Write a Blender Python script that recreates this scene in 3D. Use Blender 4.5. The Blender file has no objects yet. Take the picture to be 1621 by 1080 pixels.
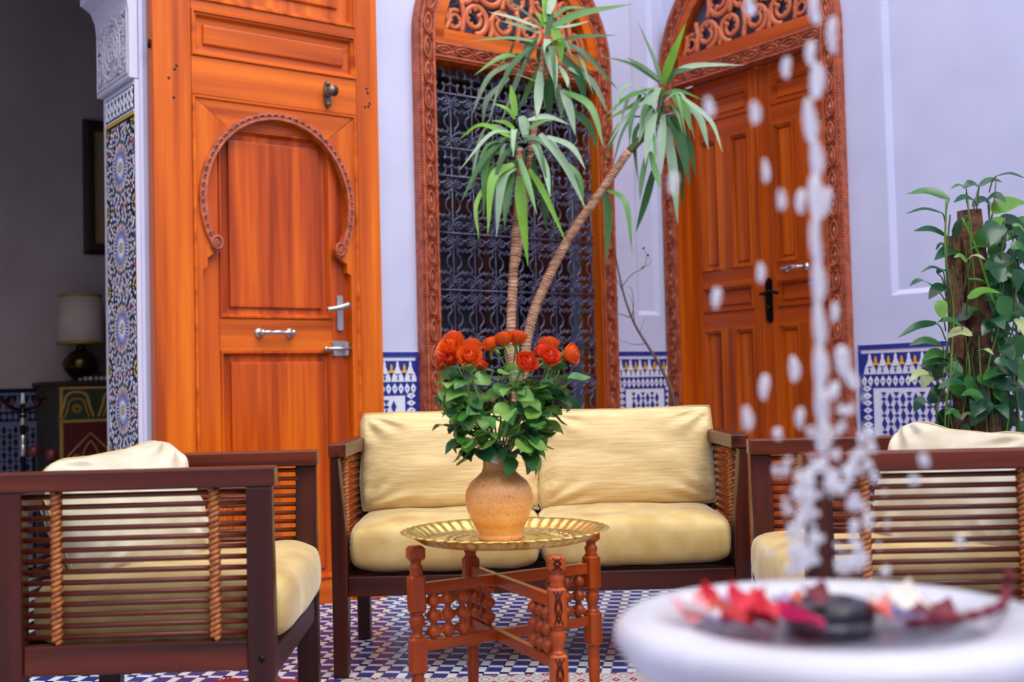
import bpy, bmesh, math, random
from mathutils import Vector, Matrix, noise
R_ = random.Random(11)
PI = math.pi
sc = bpy.context.scene
COL = sc.collection

# ------------------------------------------------------------------ camera
FPX, PITCH, ROLL, YAW = 1849.85, 0.0396167, -0.0248411, 0.6418048
EYE = Vector((0, 0, 0.9))
_cp, _sp, _cr, _sr = math.cos(PITCH), math.sin(PITCH), math.cos(ROLL), math.sin(ROLL)
FWD = Vector((0, _cp, _sp))
_r0, _u0 = Vector((1, 0, 0)), Vector((0, -_sp, _cp))
RGT = _r0 * _cr + _u0 * _sr
UPV = -_r0 * _sr + _u0 * _cr
cam_d = bpy.data.cameras.new('camera')
cam = bpy.data.objects.new('camera', cam_d)
COL.objects.link(cam)
m = Matrix.Identity(4)
for i in range(3):
    m[i][0], m[i][1], m[i][2], m[i][3] = RGT[i], UPV[i], -FWD[i], EYE[i]
cam.matrix_world = m
cam_d.sensor_width = 36
cam_d.lens = 36 * FPX / 1621
cam_d.clip_start = 0.05
cam_d.dof.use_dof = True
cam_d.dof.focus_distance = 3.5
cam_d.dof.aperture_fstop = 2.8
sc.camera = cam

# ------------------------------------------------------------------ light: open, overcast courtyard sky
world = bpy.data.worlds.new('overcast_sky')
sc.world = world
world.use_nodes = True
nt = world.node_tree
bg = nt.nodes['Background']
tc = nt.nodes.new('ShaderNodeTexCoord')
sx = nt.nodes.new('ShaderNodeSeparateXYZ')
rp = nt.nodes.new('ShaderNodeValToRGB')
nt.links.new(tc.outputs['Generated'], sx.inputs[0])
nt.links.new(sx.outputs['Z'], rp.inputs[0])
nt.links.new(rp.outputs[0], bg.inputs[0])
rp.color_ramp.elements[0].position = 0.0
rp.color_ramp.elements[0].color = (0.62, 0.62, 0.66, 1)
rp.color_ramp.elements[1].position = 1.0
rp.color_ramp.elements[1].color = (1.0, 0.98, 1.0, 1)
bg.inputs[1].default_value = 2.6
sun_d = bpy.data.lights.new('sun', 'SUN')
sun_d.energy = 2.0
sun_d.angle = math.radians(40)
sun_d.color = (1.0, 0.97, 0.93)
sun = bpy.data.objects.new('sun', sun_d)
COL.objects.link(sun)
sun.rotation_euler = (math.radians(40), 0, math.radians(42))
sc.view_settings.view_transform = 'Standard'
sc.view_settings.look = 'None'
sc.view_settings.gamma = 1
sc.view_settings.use_curve_mapping = False
sc.view_settings.exposure = 0.12

# ------------------------------------------------------------------ room axes
KR = 1.09                                          # size of the wall joinery and tiles
CORNER = Vector((0.868, 6.322, -0.081))
DW = Vector((math.cos(YAW), math.sin(YAW), 0))     # along the window wall, to the right
DD = Vector((-math.sin(YAW), math.cos(YAW), 0))    # into the window wall


def atW(s, y=0, z=0): return CORNER + (DW * s + DD * y + Vector((0, 0, z))) * KR
def atD(t, y=0, z=0): return CORNER + (DW * y - DD * t + Vector((0, 0, z))) * KR
RW, RD = YAW, YAW - PI / 2


def px(x, y, Z):
    """point of the photograph's pixel (x, y) at world depth Z"""
    d = RGT * ((x - 810.5) / FPX) - UPV * ((y - 540) / FPX) + FWD
    return EYE + d * (Z / d.y)


def pz(x, y, z):
    d = RGT * ((x - 810.5) / FPX) - UPV * ((y - 540) / FPX) + FWD
    return EYE + d * ((z - EYE.z) / d.z)


# ------------------------------------------------------------------ materials
def srgb(r, g, b):
    f = lambda c: (c / 255 / 12.92) if c / 255 <= 0.04045 else ((c / 255 + 0.055) / 1.055) ** 2.4
    return (f(r), f(g), f(b), 1)


def newmat(name):
    mt = bpy.data.materials.new(name)
    mt.use_nodes = True
    n = mt.node_tree
    return mt, n, n.nodes['Principled BSDF']


def sock(b, name, v):
    if name in b.inputs:
        b.inputs[name].default_value = v


def mat(name, c, rough=0.5, metal=0.0, spec=0.5, **k):
    mt, n, b = newmat(name)
    b.inputs['Base Color'].default_value = c
    b.inputs['Roughness'].default_value = rough
    b.inputs['Metallic'].default_value = metal
    sock(b, 'Specular IOR Level', spec)
    for kk, v in k.items():
        sock(b, kk.replace('_', ' '), v)
    return mt


def noisemat(name, c1, c2, scale=(5, 5, 5), rough=0.5, bump=0.0, detail=4, lo=0.3, hi=0.7, metal=0.0, c3=None, nscale=1.0, spec=0.5, bdist=0.01, **k):
    mt, n, b = newmat(name)
    L = n.links
    t = n.nodes.new('ShaderNodeTexCoord')
    mp = n.nodes.new('ShaderNodeMapping')
    mp.inputs['Scale'].default_value = scale
    nz = n.nodes.new('ShaderNodeTexNoise')
    nz.inputs['Scale'].default_value = nscale
    nz.inputs['Detail'].default_value = detail
    cr = n.nodes.new('ShaderNodeValToRGB')
    L.new(t.outputs['Object'], mp.inputs[0])
    L.new(mp.outputs[0], nz.inputs['Vector'])
    L.new(nz.outputs['Fac'], cr.inputs[0])
    L.new(cr.outputs[0], b.inputs['Base Color'])
    e = cr.color_ramp.elements
    e[0].position, e[0].color, e[1].position, e[1].color = lo, c1, hi, c2
    if c3:
        x = e.new((lo + hi) / 2)
        x.color = c3
    b.inputs['Roughness'].default_value = rough
    b.inputs['Metallic'].default_value = metal
    sock(b, 'Specular IOR Level', spec)
    for kk, v in k.items():
        sock(b, kk.replace('_', ' '), v)
    if bump:
        bp = n.nodes.new('ShaderNodeBump')
        bp.inputs['Strength'].default_value = bump
        bp.inputs['Distance'].default_value = bdist
        L.new(nz.outputs['Fac'], bp.inputs['Height'])
        L.new(bp.outputs[0], b.inputs['Normal'])
    return mt


def wood(name, c1, c2, axis, rough=0.4, coat=0.05, fine=55, c3=None, lo=0.3, hi=0.7):
    s = [fine] * 3
    s[axis] = 1.6
    return noisemat(name, c1, c2, tuple(s), rough, 0.06, 6, lo, hi, c3=c3, nscale=0.5, spec=0.3, Coat_Weight=coat, Coat_Roughness=0.15, bdist=0.003)


def tilemat(name, c, var=0.25):
    mt, n, b = newmat(name)
    L = n.links
    t = n.nodes.new('ShaderNodeTexCoord')
    nz = n.nodes.new('ShaderNodeTexNoise')
    nz.inputs['Scale'].default_value = 23
    mx = n.nodes.new('ShaderNodeMix')
    mx.data_type = 'RGBA'
    L.new(t.outputs['Object'], nz.inputs['Vector'])
    L.new(nz.outputs['Fac'], mx.inputs[0])
    mx.inputs[6].default_value = tuple(x * (1 - var) for x in c[:3]) + (1,)
    mx.inputs[7].default_value = tuple(min(1, x * (1 + var)) for x in c[:3]) + (1,)
    L.new(mx.outputs[2], b.inputs['Base Color'])
    b.inputs['Roughness'].default_value = 0.22
    return mt


def leafmat(name, c, rough=0.35, trans=0.25, c2=None):
    mt, n, b = newmat(name)
    L = n.links
    t = n.nodes.new('ShaderNodeTexCoord')
    nz = n.nodes.new('ShaderNodeTexNoise')
    nz.inputs['Scale'].default_value = 9
    mx = n.nodes.new('ShaderNodeMix')
    mx.data_type = 'RGBA'
    L.new(t.outputs['Object'], nz.inputs['Vector'])
    L.new(nz.outputs['Fac'], mx.inputs[0])
    mx.inputs[6].default_value = tuple(x * 0.65 for x in c[:3]) + (1,)
    mx.inputs[7].default_value = c2 or tuple(min(1, x * 1.3) for x in c[:3]) + (1,)
    L.new(mx.outputs[2], b.inputs['Base Color'])
    b.inputs['Roughness'].default_value = rough
    tr = n.nodes.new('ShaderNodeBsdfTranslucent')
    L.new(mx.outputs[2], tr.inputs[0])
    ms = n.nodes.new('ShaderNodeMixShader')
    ms.inputs[0].default_value = trans
    L.new(b.outputs[0], ms.inputs[1])
    L.new(tr.outputs[0], ms.inputs[2])
    L.new(ms.outputs[0], n.nodes['Material Output'].inputs[0])
    return mt


M = {}
M['plaster'] = noisemat('lavender_plaster', srgb(190, 194, 222), srgb(200, 204, 230), (3, 3, 3), 0.75, 0.04, nscale=1.2)
M['stucco'] = noisemat('carved_stucco', srgb(120, 110, 120), srgb(205, 198, 205), (70, 70, 70), 0.8, 0.9, lo=0.4, hi=0.55, nscale=1.0, bdist=0.006)
M['stucco_plain'] = mat('smooth_stucco', srgb(200, 197, 210), 0.8)
M['grey_plaster'] = noisemat('salon_plaster', srgb(172, 154, 148), srgb(188, 170, 164), (3, 3, 3), 0.8)
M['dv'] = wood('door_wood_upright', srgb(158, 62, 4), srgb(222, 114, 12), 2, 0.36, 0.10, 46, c3=srgb(198, 88, 8))
M['dh'] = wood('door_wood_level', srgb(160, 64, 6), srgb(222, 112, 18), 0, 0.34, 0.12, 46, c3=srgb(206, 95, 12))
M['dd'] = wood('wicket_wood_upright', srgb(132, 44, 4), srgb(220, 108, 12), 2, 0.34, 0.12, 40, c3=srgb(188, 76, 8))
M['carve'] = noisemat('carved_red_wood', srgb(136, 58, 34), srgb(194, 100, 62), (30, 30, 30), 0.45, 0.1)
M['fret'] = noisemat('fretwork_wood', srgb(178, 84, 44), srgb(212, 116, 66), (30, 30, 30), 0.4, 0.05)
M['d2v'] = wood('double_door_upright', srgb(140, 54, 4), srgb(206, 100, 12), 2, 0.36, 0.10, 46, c3=srgb(180, 76, 8))
M['d2h'] = wood('double_door_level', srgb(138, 50, 6), srgb(196, 90, 16), 0, 0.36, 0.10, 46, c3=srgb(170, 68, 10))
M['cx'] = wood('chair_wood_x', srgb(34, 10, 6), srgb(80, 30, 12), 0, 0.36, 0.08, 50)
M['cy'] = wood('chair_wood_y', srgb(46, 15, 8), srgb(112, 46, 20), 1, 0.34, 0.10, 50)
M['cz'] = wood('chair_wood_z', srgb(34, 10, 6), srgb(80, 30, 12), 2, 0.36, 0.08, 50)
M['tz'] = wood('table_wood_upright', srgb(124, 42, 6), srgb(186, 80, 14), 2, 0.32, 0.12, 45)
M['tx'] = wood('table_wood_level', srgb(120, 40, 8), srgb(182, 76, 16), 0, 0.32, 0.12, 45)
M['cord'] = noisemat('twisted_leather_cord', srgb(120, 62, 22), srgb(190, 112, 48), (60, 60, 60), 0.45)
M['velvet'] = noisemat('gold_velvet', srgb(202, 170, 108), srgb(222, 200, 148), (9, 60, 150), 0.6, 0.04, 5, nscale=1.0, Sheen_Weight=0.55, Sheen_Roughness=0.35, Sheen_Tint=srgb(255, 246, 226), bdist=0.004)
M['velvet_pale'] = noisemat('pale_velvet', srgb(184, 174, 144), srgb(212, 204, 184), (9, 9, 9), 0.65, 0.08, 5, nscale=1.0, Sheen_Weight=0.5, Sheen_Roughness=0.4, Sheen_Tint=srgb(250, 248, 235), bdist=0.006)
M['velvet_seat'] = noisemat('seat_velvet', srgb(182, 146, 74), srgb(214, 188, 124), (10, 10, 10), 0.6, 0.05, 5, nscale=1.0, Sheen_Weight=0.6, Sheen_Roughness=0.35, Sheen_Tint=srgb(255, 250, 230), bdist=0.005)
M['seam'] = mat('dark_seam', srgb(92, 84, 58), 0.8)
M['piping'] = mat('piping', srgb(190, 165, 105), 0.7)
M['blue'] = tilemat('cobalt_tile', srgb(34, 52, 140))
M['blue2'] = tilemat('floor_blue_tile', srgb(30, 48, 116))
M['blue2'].node_tree.nodes['Principled BSDF'].inputs['Roughness'].default_value = 0.42
M['navy'] = tilemat('navy_tile', srgb(18, 22, 48))
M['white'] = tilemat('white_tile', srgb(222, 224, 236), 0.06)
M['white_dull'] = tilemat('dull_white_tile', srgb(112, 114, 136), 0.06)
M['ochre'] = tilemat('ochre_tile', srgb(226, 170, 50))
M['green_t'] = tilemat('green_tile', srgb(40, 110, 70))
M['red_t'] = tilemat('rust_tile', srgb(150, 60, 50))
M['black_t'] = tilemat('black_tile', srgb(22, 20, 30))
M['grout'] = mat('grout', srgb(190, 190, 196), 0.8)
M['floor_base'] = noisemat('floor_mortar', srgb(150, 150, 160), srgb(175, 175, 185), (6, 6, 6), 0.6)
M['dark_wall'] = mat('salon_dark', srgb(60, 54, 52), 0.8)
M['iron'] = noisemat('wrought_iron', srgb(70, 72, 94), srgb(112, 114, 142), (25, 25, 25), 0.28, 0.0, metal=0.3)
M['pane'] = mat('dark_glass', srgb(14, 14, 18), 0.2)
M['pane_blue'] = mat('blue_grey_glass', srgb(84, 86, 108), 0.12)
M['shutter'] = wood('shutter_wood', srgb(40, 14, 10), srgb(80, 30, 20), 2, 0.5, 0.0)
M['steel'] = mat('worn_steel', srgb(196, 192, 184), 0.32, 0.9)
M['bronze'] = mat('dark_bronze', srgb(120, 108, 92), 0.4, 0.9)
M['blackiron'] = mat('black_lock_metal', srgb(18, 18, 22), 0.35, 0.7)
M['chrome'] = mat('polished_chrome', srgb(214, 214, 214), 0.15, 1.0)
M['nail'] = mat('nail_and_hollow_shade', srgb(60, 30, 18), 0.7)  # nails, and the painted shade in the scallop hollows
M['brass'] = noisemat('hammered_brass', srgb(232, 190, 84), srgb(255, 230, 140), (60, 60, 60), 0.3, 0.25, 3, metal=0.92, nscale=1.6, bdist=0.003)
M['brass_rim'] = mat('silvery_brass', srgb(220, 196, 140), 0.28, 0.9)
M['clay'] = None
M['stem'] = mat('green_stem', srgb(96, 130, 50), 0.5)
M['stem_dark'] = mat('olive_stem', srgb(86, 100, 46), 0.6)
M['rose_leaf'] = leafmat('rose_leaf', srgb(66, 124, 52), 0.32, 0.22)
M['rose_leaf2'] = leafmat('rose_leaf_pale', srgb(118, 166, 72), 0.35, 0.3)
M['rose_leaf3'] = leafmat('rose_leaf_dark', srgb(46, 98, 58), 0.3, 0.18)
M['petal'] = leafmat('orange_rose_petal', srgb(240, 84, 14), 0.5, 0.3, srgb(252, 112, 28))
M['petal2'] = leafmat('red_rose_petal', srgb(224, 56, 18), 0.5, 0.3, srgb(244, 82, 34))
M['yucca'] = leafmat('yucca_leaf', srgb(88, 142, 66), 0.36, 0.25)
M['yucca_dark'] = leafmat('yucca_leaf_dark', srgb(56, 104, 50), 0.36, 0.25)
M['yucca_pale'] = leafmat('yucca_leaf_pale', srgb(150, 182, 146), 0.4, 0.2)
M['yucca_bright'] = leafmat('yucca_leaf_bright', srgb(124, 184, 50), 0.36, 0.35)
M['pothos'] = leafmat('pothos_leaf', srgb(58, 116, 50), 0.26, 0.25)
M['pothos_dark'] = leafmat('pothos_leaf_dark', srgb(32, 82, 48), 0.25, 0.2)
M['pothos_bright'] = leafmat('pothos_leaf_bright', srgb(104, 160, 52), 0.28, 0.35)
M['pothos_pale'] = leafmat('pothos_leaf_variegated', srgb(120, 158, 100), 0.3, 0.25, srgb(206, 212, 150))
M['trunk'] = noisemat('cane_bark', srgb(140, 92, 64), srgb(212, 170, 138), (14, 14, 60), 0.8, 0.5, nscale=1.0)
M['twig'] = mat('dry_twig', srgb(92, 70, 66), 0.8)
M['moss'] = noisemat('coir_pole', srgb(52, 30, 20), srgb(120, 76, 52), (40, 40, 40), 0.95, 0.9)
M['pot'] = noisemat('terracotta_pot', srgb(150, 84, 54), srgb(176, 104, 70), (8, 8, 8), 0.8)
M['soil'] = mat('potting_soil', srgb(50, 36, 26), 0.95)
M['marble'] = noisemat('white_marble', srgb(168, 166, 172), srgb(204, 204, 214), (4, 4, 4), 0.3, 0.0, 6, nscale=1.2)
M['black_stone'] = mat('black_nozzle', srgb(24, 26, 38), 0.3)
M['darkred'] = leafmat('wilted_petal', srgb(118, 14, 40), 0.5, 0.2)
M['p_red'] = leafmat('red_petal', srgb(214, 14, 44), 0.45, 0.25)
M['p_pink'] = leafmat('pink_petal', srgb(246, 150, 150), 0.5, 0.3)
M['p_hot'] = leafmat('magenta_petal', srgb(232, 30, 100), 0.45, 0.25)
M['p_white'] = leafmat('white_petal', srgb(248, 244, 244), 0.5, 0.2)
M['p_cream'] = leafmat('cream_petal', srgb(244, 222, 208), 0.5, 0.25)
M['p_coral'] = leafmat('coral_petal', srgb(242, 104, 84), 0.5, 0.3)
M['p_lav'] = leafmat('lilac_petal', srgb(176, 160, 206), 0.5, 0.3)
def watermat():
    mt, n, b = newmat('clear_water')
    L = n.links
    fr = n.nodes.new('ShaderNodeFresnel'); fr.inputs[0].default_value = 1.33
    tr = n.nodes.new('ShaderNodeBsdfTransparent'); tr.inputs[0].default_value = (.93, .95, .98, 1)
    gl = n.nodes.new('ShaderNodeBsdfGlossy'); gl.inputs['Roughness'].default_value = .15
    ms = n.nodes.new('ShaderNodeMixShader')
    nz = n.nodes.new('ShaderNodeTexNoise'); nz.inputs['Scale'].default_value = 55
    bp = n.nodes.new('ShaderNodeBump'); bp.inputs['Strength'].default_value = .8; bp.inputs['Distance'].default_value = .012
    t = n.nodes.new('ShaderNodeTexCoord'); L.new(t.outputs['Object'], nz.inputs['Vector']); L.new(nz.outputs['Fac'], bp.inputs['Height'])
    L.new(bp.outputs[0], gl.inputs['Normal']); L.new(bp.outputs[0], fr.inputs['Normal'])
    hm = n.nodes.new('ShaderNodeMath'); hm.operation = 'MULTIPLY'; hm.inputs[1].default_value = .35; L.new(fr.outputs[0], hm.inputs[0])
    L.new(hm.outputs[0], ms.inputs[0]); L.new(tr.outputs[0], ms.inputs[1]); L.new(gl.outputs[0], ms.inputs[2])
    L.new(ms.outputs[0], n.nodes['Material Output'].inputs[0])
    return mt
M['water'] = watermat()
M['spray'] = mat('aerated_water', (0.95, 0.95, 0.98, 1), 0.1, Transmission_Weight=0.6, IOR=1.33)
M['lampshade'] = mat('linen_shade', srgb(196, 178, 160), 0.9)
M['lamp_metal'] = mat('lamp_bronze', srgb(86, 66, 40), 0.25, 0.9)
M['gilt'] = mat('gilt', srgb(176, 138, 64), 0.45, 0.4)
M['frame_dark'] = mat('dark_frame', srgb(44, 26, 22), 0.5)
M['mount'] = mat('picture_mount', srgb(150, 128, 96), 0.8)
M['art'] = noisemat('picture_print', srgb(60, 48, 44), srgb(128, 100, 78), (14, 14, 14), 0.8)
M['cab'] = noisemat('painted_cabinet', srgb(52, 44, 34), srgb(80, 66, 46), (20, 20, 20), 0.5)
M['cab_red'] = mat('cabinet_red', srgb(92, 20, 24), 0.5)
M['cab_gold'] = mat('cabinet_gold_paint', srgb(184, 142, 62), 0.5)
M['cab_green'] = mat('cabinet_green', srgb(48, 62, 36), 0.5)
M['mat_red'] = noisemat('red_wool', srgb(150, 14, 36), srgb(206, 30, 56), (60, 8, 20), 0.9, 0.4)
M['mat_edge'] = mat('pale_pink_edging', srgb(226, 180, 176), 0.9)
M['candle'] = mat('candle_wax', srgb(225, 215, 200), 0.5)


def clay():
    mt, n, b = newmat('speckled_clay')
    L = n.links
    t = n.nodes.new('ShaderNodeTexCoord')
    nz = n.nodes.new('ShaderNodeTexNoise'); nz.inputs['Scale'].default_value = 240
    mp = n.nodes.new('ShaderNodeMapping'); mp.inputs['Scale'].default_value = (2, 2, 38)
    n2 = n.nodes.new('ShaderNodeTexNoise'); n2.inputs['Scale'].default_value = 1; n2.inputs['Detail'].default_value = 3
    r1 = n.nodes.new('ShaderNodeValToRGB'); r2 = n.nodes.new('ShaderNodeValToRGB')
    mx = n.nodes.new('ShaderNodeMix'); mx.data_type = 'RGBA'; mx.blend_type = 'MULTIPLY'; mx.inputs[0].default_value = 0.8
    L.new(t.outputs['Object'], nz.inputs['Vector']); L.new(t.outputs['Object'], mp.inputs[0]); L.new(mp.outputs[0], n2.inputs['Vector'])
    L.new(nz.outputs['Fac'], r1.inputs[0]); L.new(n2.outputs['Fac'], r2.inputs[0])
    r1.color_ramp.elements[0].position, r1.color_ramp.elements[0].color = 0.3, srgb(176, 112, 72)
    r1.color_ramp.elements[1].position, r1.color_ramp.elements[1].color = 0.42, (1, 1, 1, 1)
    r2.color_ramp.elements[0].position, r2.color_ramp.elements[0].color = 0.35, srgb(206, 138, 66)
    r2.color_ramp.elements[1].position, r2.color_ramp.elements[1].color = 0.65, srgb(224, 164, 100)
    L.new(r2.outputs[0], mx.inputs[6]); L.new(r1.outputs[0], mx.inputs[7]); L.new(mx.outputs[2], b.inputs['Base Color'])
    bp = n.nodes.new('ShaderNodeBump'); bp.inputs['Strength'].default_value = 0.25; bp.inputs['Distance'].default_value = 0.002
    L.new(n2.outputs['Fac'], bp.inputs['Height']); L.new(bp.outputs[0], b.inputs['Normal'])
    b.inputs['Roughness'].default_value = 0.3
    return mt
M['clay'] = clay()


def rugmat():
    """woven rug: rows of red lozenges ringed in white, dark zigzag lines between"""
    mt, n, b = newmat('woven_rug')
    L = n.links
    def math_(op, a, c=None):
        q = n.nodes.new('ShaderNodeMath'); q.operation = op
        for i, v in enumerate((a, c)):
            if v is None: continue
            if isinstance(v, (int, float)): q.inputs[i].default_value = v
            else: L.new(v, q.inputs[i])
        return q.outputs[0]
    t = n.nodes.new('ShaderNodeTexCoord'); s = n.nodes.new('ShaderNodeSeparateXYZ')
    L.new(t.outputs['Object'], s.inputs[0])
    U = math_('MULTIPLY', s.outputs[0], 1 / 0.053); V = math_('MULTIPLY', s.outputs[1], 1 / 0.088)
    fu = math_('ABSOLUTE', math_('SUBTRACT', math_('FRACT', U), 0.5)); fv = math_('ABSOLUTE', math_('SUBTRACT', math_('FRACT', V), 0.5))
    d = math_('ADD', fu, fv)                      # 0 at a lozenge centre, 1 at a cell corner
    cr = n.nodes.new('ShaderNodeValToRGB'); cr.color_ramp.interpolation = 'CONSTANT'
    e = cr.color_ramp.elements
    cream, red, dark = srgb(206, 196, 192), srgb(158, 34, 58), srgb(62, 48, 54)
    e[0].position, e[0].color = 0, cream
    e[1].position, e[1].color = 0.09, red
    for p, c in ((0.28, cream), (0.40, dark), (0.44, cream), (0.62, srgb(176, 164, 164)), (0.70, dark), (0.75, cream)):
        q = e.new(p); q.color = c
    L.new(d, cr.inputs[0])
    nz = n.nodes.new('ShaderNodeTexNoise'); nz.inputs['Scale'].default_value = 260
    mx = n.nodes.new('ShaderNodeMix'); mx.data_type = 'RGBA'; mx.blend_type = 'MULTIPLY'; mx.inputs[0].default_value = 0.4
    L.new(t.outputs['Object'], nz.inputs['Vector']); L.new(cr.outputs[0], mx.inputs[6]); L.new(nz.outputs['Color'], mx.inputs[7])
    L.new(mx.outputs[2], b.inputs['Base Color']); b.inputs['Roughness'].default_value = 0.95
    bp = n.nodes.new('ShaderNodeBump'); bp.inputs['Strength'].default_value = 0.5; bp.inputs['Distance'].default_value = 0.003
    L.new(nz.outputs['Fac'], bp.inputs['Height']); L.new(bp.outputs[0], b.inputs['Normal'])
    return mt
M['rug'] = rugmat()


# ------------------------------------------------------------------ mesh building
class MB:
    def __init__(s): s.v, s.f, s.mi, s.sm = [], [], [], []

    def add(s, vs, fs, mi=0, smooth=False):
        o = len(s.v)
        s.v += [tuple(p) for p in vs]
        for f in fs:
            s.f.append(tuple(i + o for i in f)); s.mi.append(mi); s.sm.append(smooth)

    def box(s, x0, x1, y0, y1, z0, z1, mi=0):
        s.add([(x0, y0, z0), (x1, y0, z0), (x1, y1, z0), (x0, y1, z0), (x0, y0, z1), (x1, y0, z1), (x1, y1, z1), (x0, y1, z1)],
              [(0, 3, 2, 1), (4, 5, 6, 7), (0, 1, 5, 4), (1, 2, 6, 5), (2, 3, 7, 6), (3, 0, 4, 7)], mi)

    def prism(s, poly, y0, y1, mi=0, fn=None):
        """poly in (x, z), extruded in y; concave is fine"""
        n = len(poly)
        a = sum(poly[i][0] * poly[(i + 1) % n][1] - poly[(i + 1) % n][0] * poly[i][1] for i in range(n))
        if a < 0: poly = poly[::-1]
        vs = [(x, y0, z) for x, z in poly] + [(x, y1, z) for x, z in poly]
        if fn: vs = [fn(p) for p in vs]
        fs = [tuple(range(n)), tuple(range(2 * n - 1, n - 1, -1))] + [((i + 1) % n, i, n + i, n + (i + 1) % n) for i in range(n)]
        s.add(vs, fs, mi)

    def tube(s, pts, r, n=6, closed=False, caps=True, mi=0, sy=1.0, nrm=None):
        """r: number or list; sy flattens across the second axis; nrm fixes the first axis"""
        P = [Vector(p) for p in pts]
        k = len(P)
        if k < 2: return
        rr = r if isinstance(r, (list, tuple)) else [r] * k
        vs = []
        prev = None
        for i, p in enumerate(P):
            if closed: t = P[(i + 1) % k] - P[i - 1]
            else: t = P[min(i + 1, k - 1)] - P[max(i - 1, 0)]
            if t.length < 1e-9: t = Vector((0, 0, 1))
            t.normalize()
            if nrm is not None: a = Vector(nrm)
            elif prev is not None: a = prev
            else: a = Vector((0, 0, 1)) if abs(t.z) < 0.9 else Vector((1, 0, 0))
            a = a - t * a.dot(t)
            if a.length < 1e-6: a = t.orthogonal()
            a.normalize()
            prev = a
            b = t.cross(a)
            for j in range(n):
                an = 2 * PI * j / n
                vs.append(p + a * (math.cos(an) * rr[i]) + b * (math.sin(an) * rr[i] * sy))
        fs = []
        for i in range(k if closed else k - 1):
            for j in range(n):
                a0, a1 = i * n + j, i * n + (j + 1) % n
                b0, b1 = ((i + 1) % k) * n + j, ((i + 1) % k) * n + (j + 1) % n
                fs.append((a0, a1, b1, b0))
        if caps and not closed:
            fs.append(tuple(range(n - 1, -1, -1)))
            fs.append(tuple((k - 1) * n + j for j in range(n)))
        s.add(vs, fs, mi, True)

    def lathe(s, prof, n=32, mi=0, c=(0, 0, 0), wob=None, sx=1, sy=1):
        vs, k = [], len(prof)
        for r, z in prof:
            for j in range(n):
                a = 2 * PI * j / n
                q = r * (wob(a, z) if wob else 1)
                vs.append((c[0] + q * math.cos(a) * sx, c[1] + q * math.sin(a) * sy, c[2] + z))
        fs = [(i * n + j, i * n + (j + 1) % n, (i + 1) * n + (j + 1) % n, (i + 1) * n + j) for i in range(k - 1) for j in range(n)]
        if prof[0][0] > 1e-5: fs.append(tuple(range(n - 1, -1, -1)))
        if prof[-1][0] > 1e-5: fs.append(tuple((k - 1) * n + j for j in range(n)))
        s.add(vs, fs, mi, True)

    def rings(s, x0, x1, z0, z1, prof, cap=False, mi=0):
        """mitred rectangular moulding facing -y; prof = (inset, y)"""
        vs = []
        for i, y in prof:
            vs += [(x0 + i, y, z0 + i), (x1 - i, y, z0 + i), (x1 - i, y, z1 - i), (x0 + i, y, z1 - i)]
        fs = [(k * 4 + j, k * 4 + (j + 1) % 4, k * 4 + 4 + (j + 1) % 4, k * 4 + 4 + j) for k in range(len(prof) - 1) for j in range(4)]
        if cap:
            b = (len(prof) - 1) * 4
            fs.append((b, b + 1, b + 2, b + 3))
        s.add(vs, fs, mi)

    def ball(s, c, r, n=10, k=6, mi=0, sc_=(1, 1, 1)):
        vs = []
        for i in range(k + 1):
            th = PI * i / k
            for j in range(n):
                a = 2 * PI * j / n
                vs.append((c[0] + r * sc_[0] * math.sin(th) * math.cos(a), c[1] + r * sc_[1] * math.sin(th) * math.sin(a), c[2] + r * sc_[2] * math.cos(th)))
        fs = [(i * n + j, (i + 1) * n + j, (i + 1) * n + (j + 1) % n, i * n + (j + 1) % n) for i in range(k) for j in range(n)]
        s.add(vs, fs, mi, True)

    def mesh(s, name, mats):
        me = bpy.data.meshes.new(name)
        me.from_pydata(s.v, [], s.f)
        if not isinstance(mats, (list, tuple)): mats = [mats]
        for q in mats: me.materials.append(M[q] if isinstance(q, str) else q)
        me.polygons.foreach_set('use_smooth', s.sm)
        if len(mats) > 1: me.polygons.foreach_set('material_index', s.mi)
        me.update()
        return me

    def build(s, name, mats, parent=None, loc=(0, 0, 0), rot=(0, 0, 0), bevel=0, kind=None, label=None, weld=False):
        me = s.mesh(name, mats)
        if weld:
            b = bmesh.new(); b.from_mesh(me); bmesh.ops.remove_doubles(b, verts=b.verts, dist=1e-5); b.to_mesh(me); b.free()
        return link(name, me, parent, loc, rot, bevel, kind, label)


def link(name, me, parent=None, loc=(0, 0, 0), rot=(0, 0, 0), bevel=0, kind=None, label=None):
    o = bpy.data.objects.new(name, me)
    COL.objects.link(o)
    o.location = loc
    o.rotation_euler = rot
    if parent: o.parent = parent
    elif rot[2] in (RW, RD): o.scale = (KR, KR, KR)
    if bevel:
        b = o.modifiers.new('edge', 'BEVEL'); b.width = bevel; b.segments = 2; b.limit_method = 'ANGLE'; b.angle_limit = 0.7
    if kind: o['kind'] = kind
    if label: o['label'] = label
    return o


def thing(name, label, cat, loc=(0, 0, 0), rz=0, group=None, kind=None):
    o = bpy.data.objects.new(name, None)
    COL.objects.link(o)
    o.empty_display_size = 0.1
    o.location = loc
    o.rotation_euler = (0, 0, rz)
    if rz in (RW, RD): o.scale = (KR, KR, KR)
    return tag(o, label, cat, group, kind)


def tag(o, label=None, cat=None, group=None, kind=None):
    if label: o['label'] = label
    if cat: o['category'] = cat
    if group: o['group'] = group
    if kind: o['kind'] = kind
    return o


def arc(cx, cz, rx, rz, a0, a1, n):
    return [(cx + rx * math.cos(a0 + (a1 - a0) * i / n), cz + rz * math.sin(a0 + (a1 - a0) * i / n)) for i in range(n + 1)]


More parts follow.
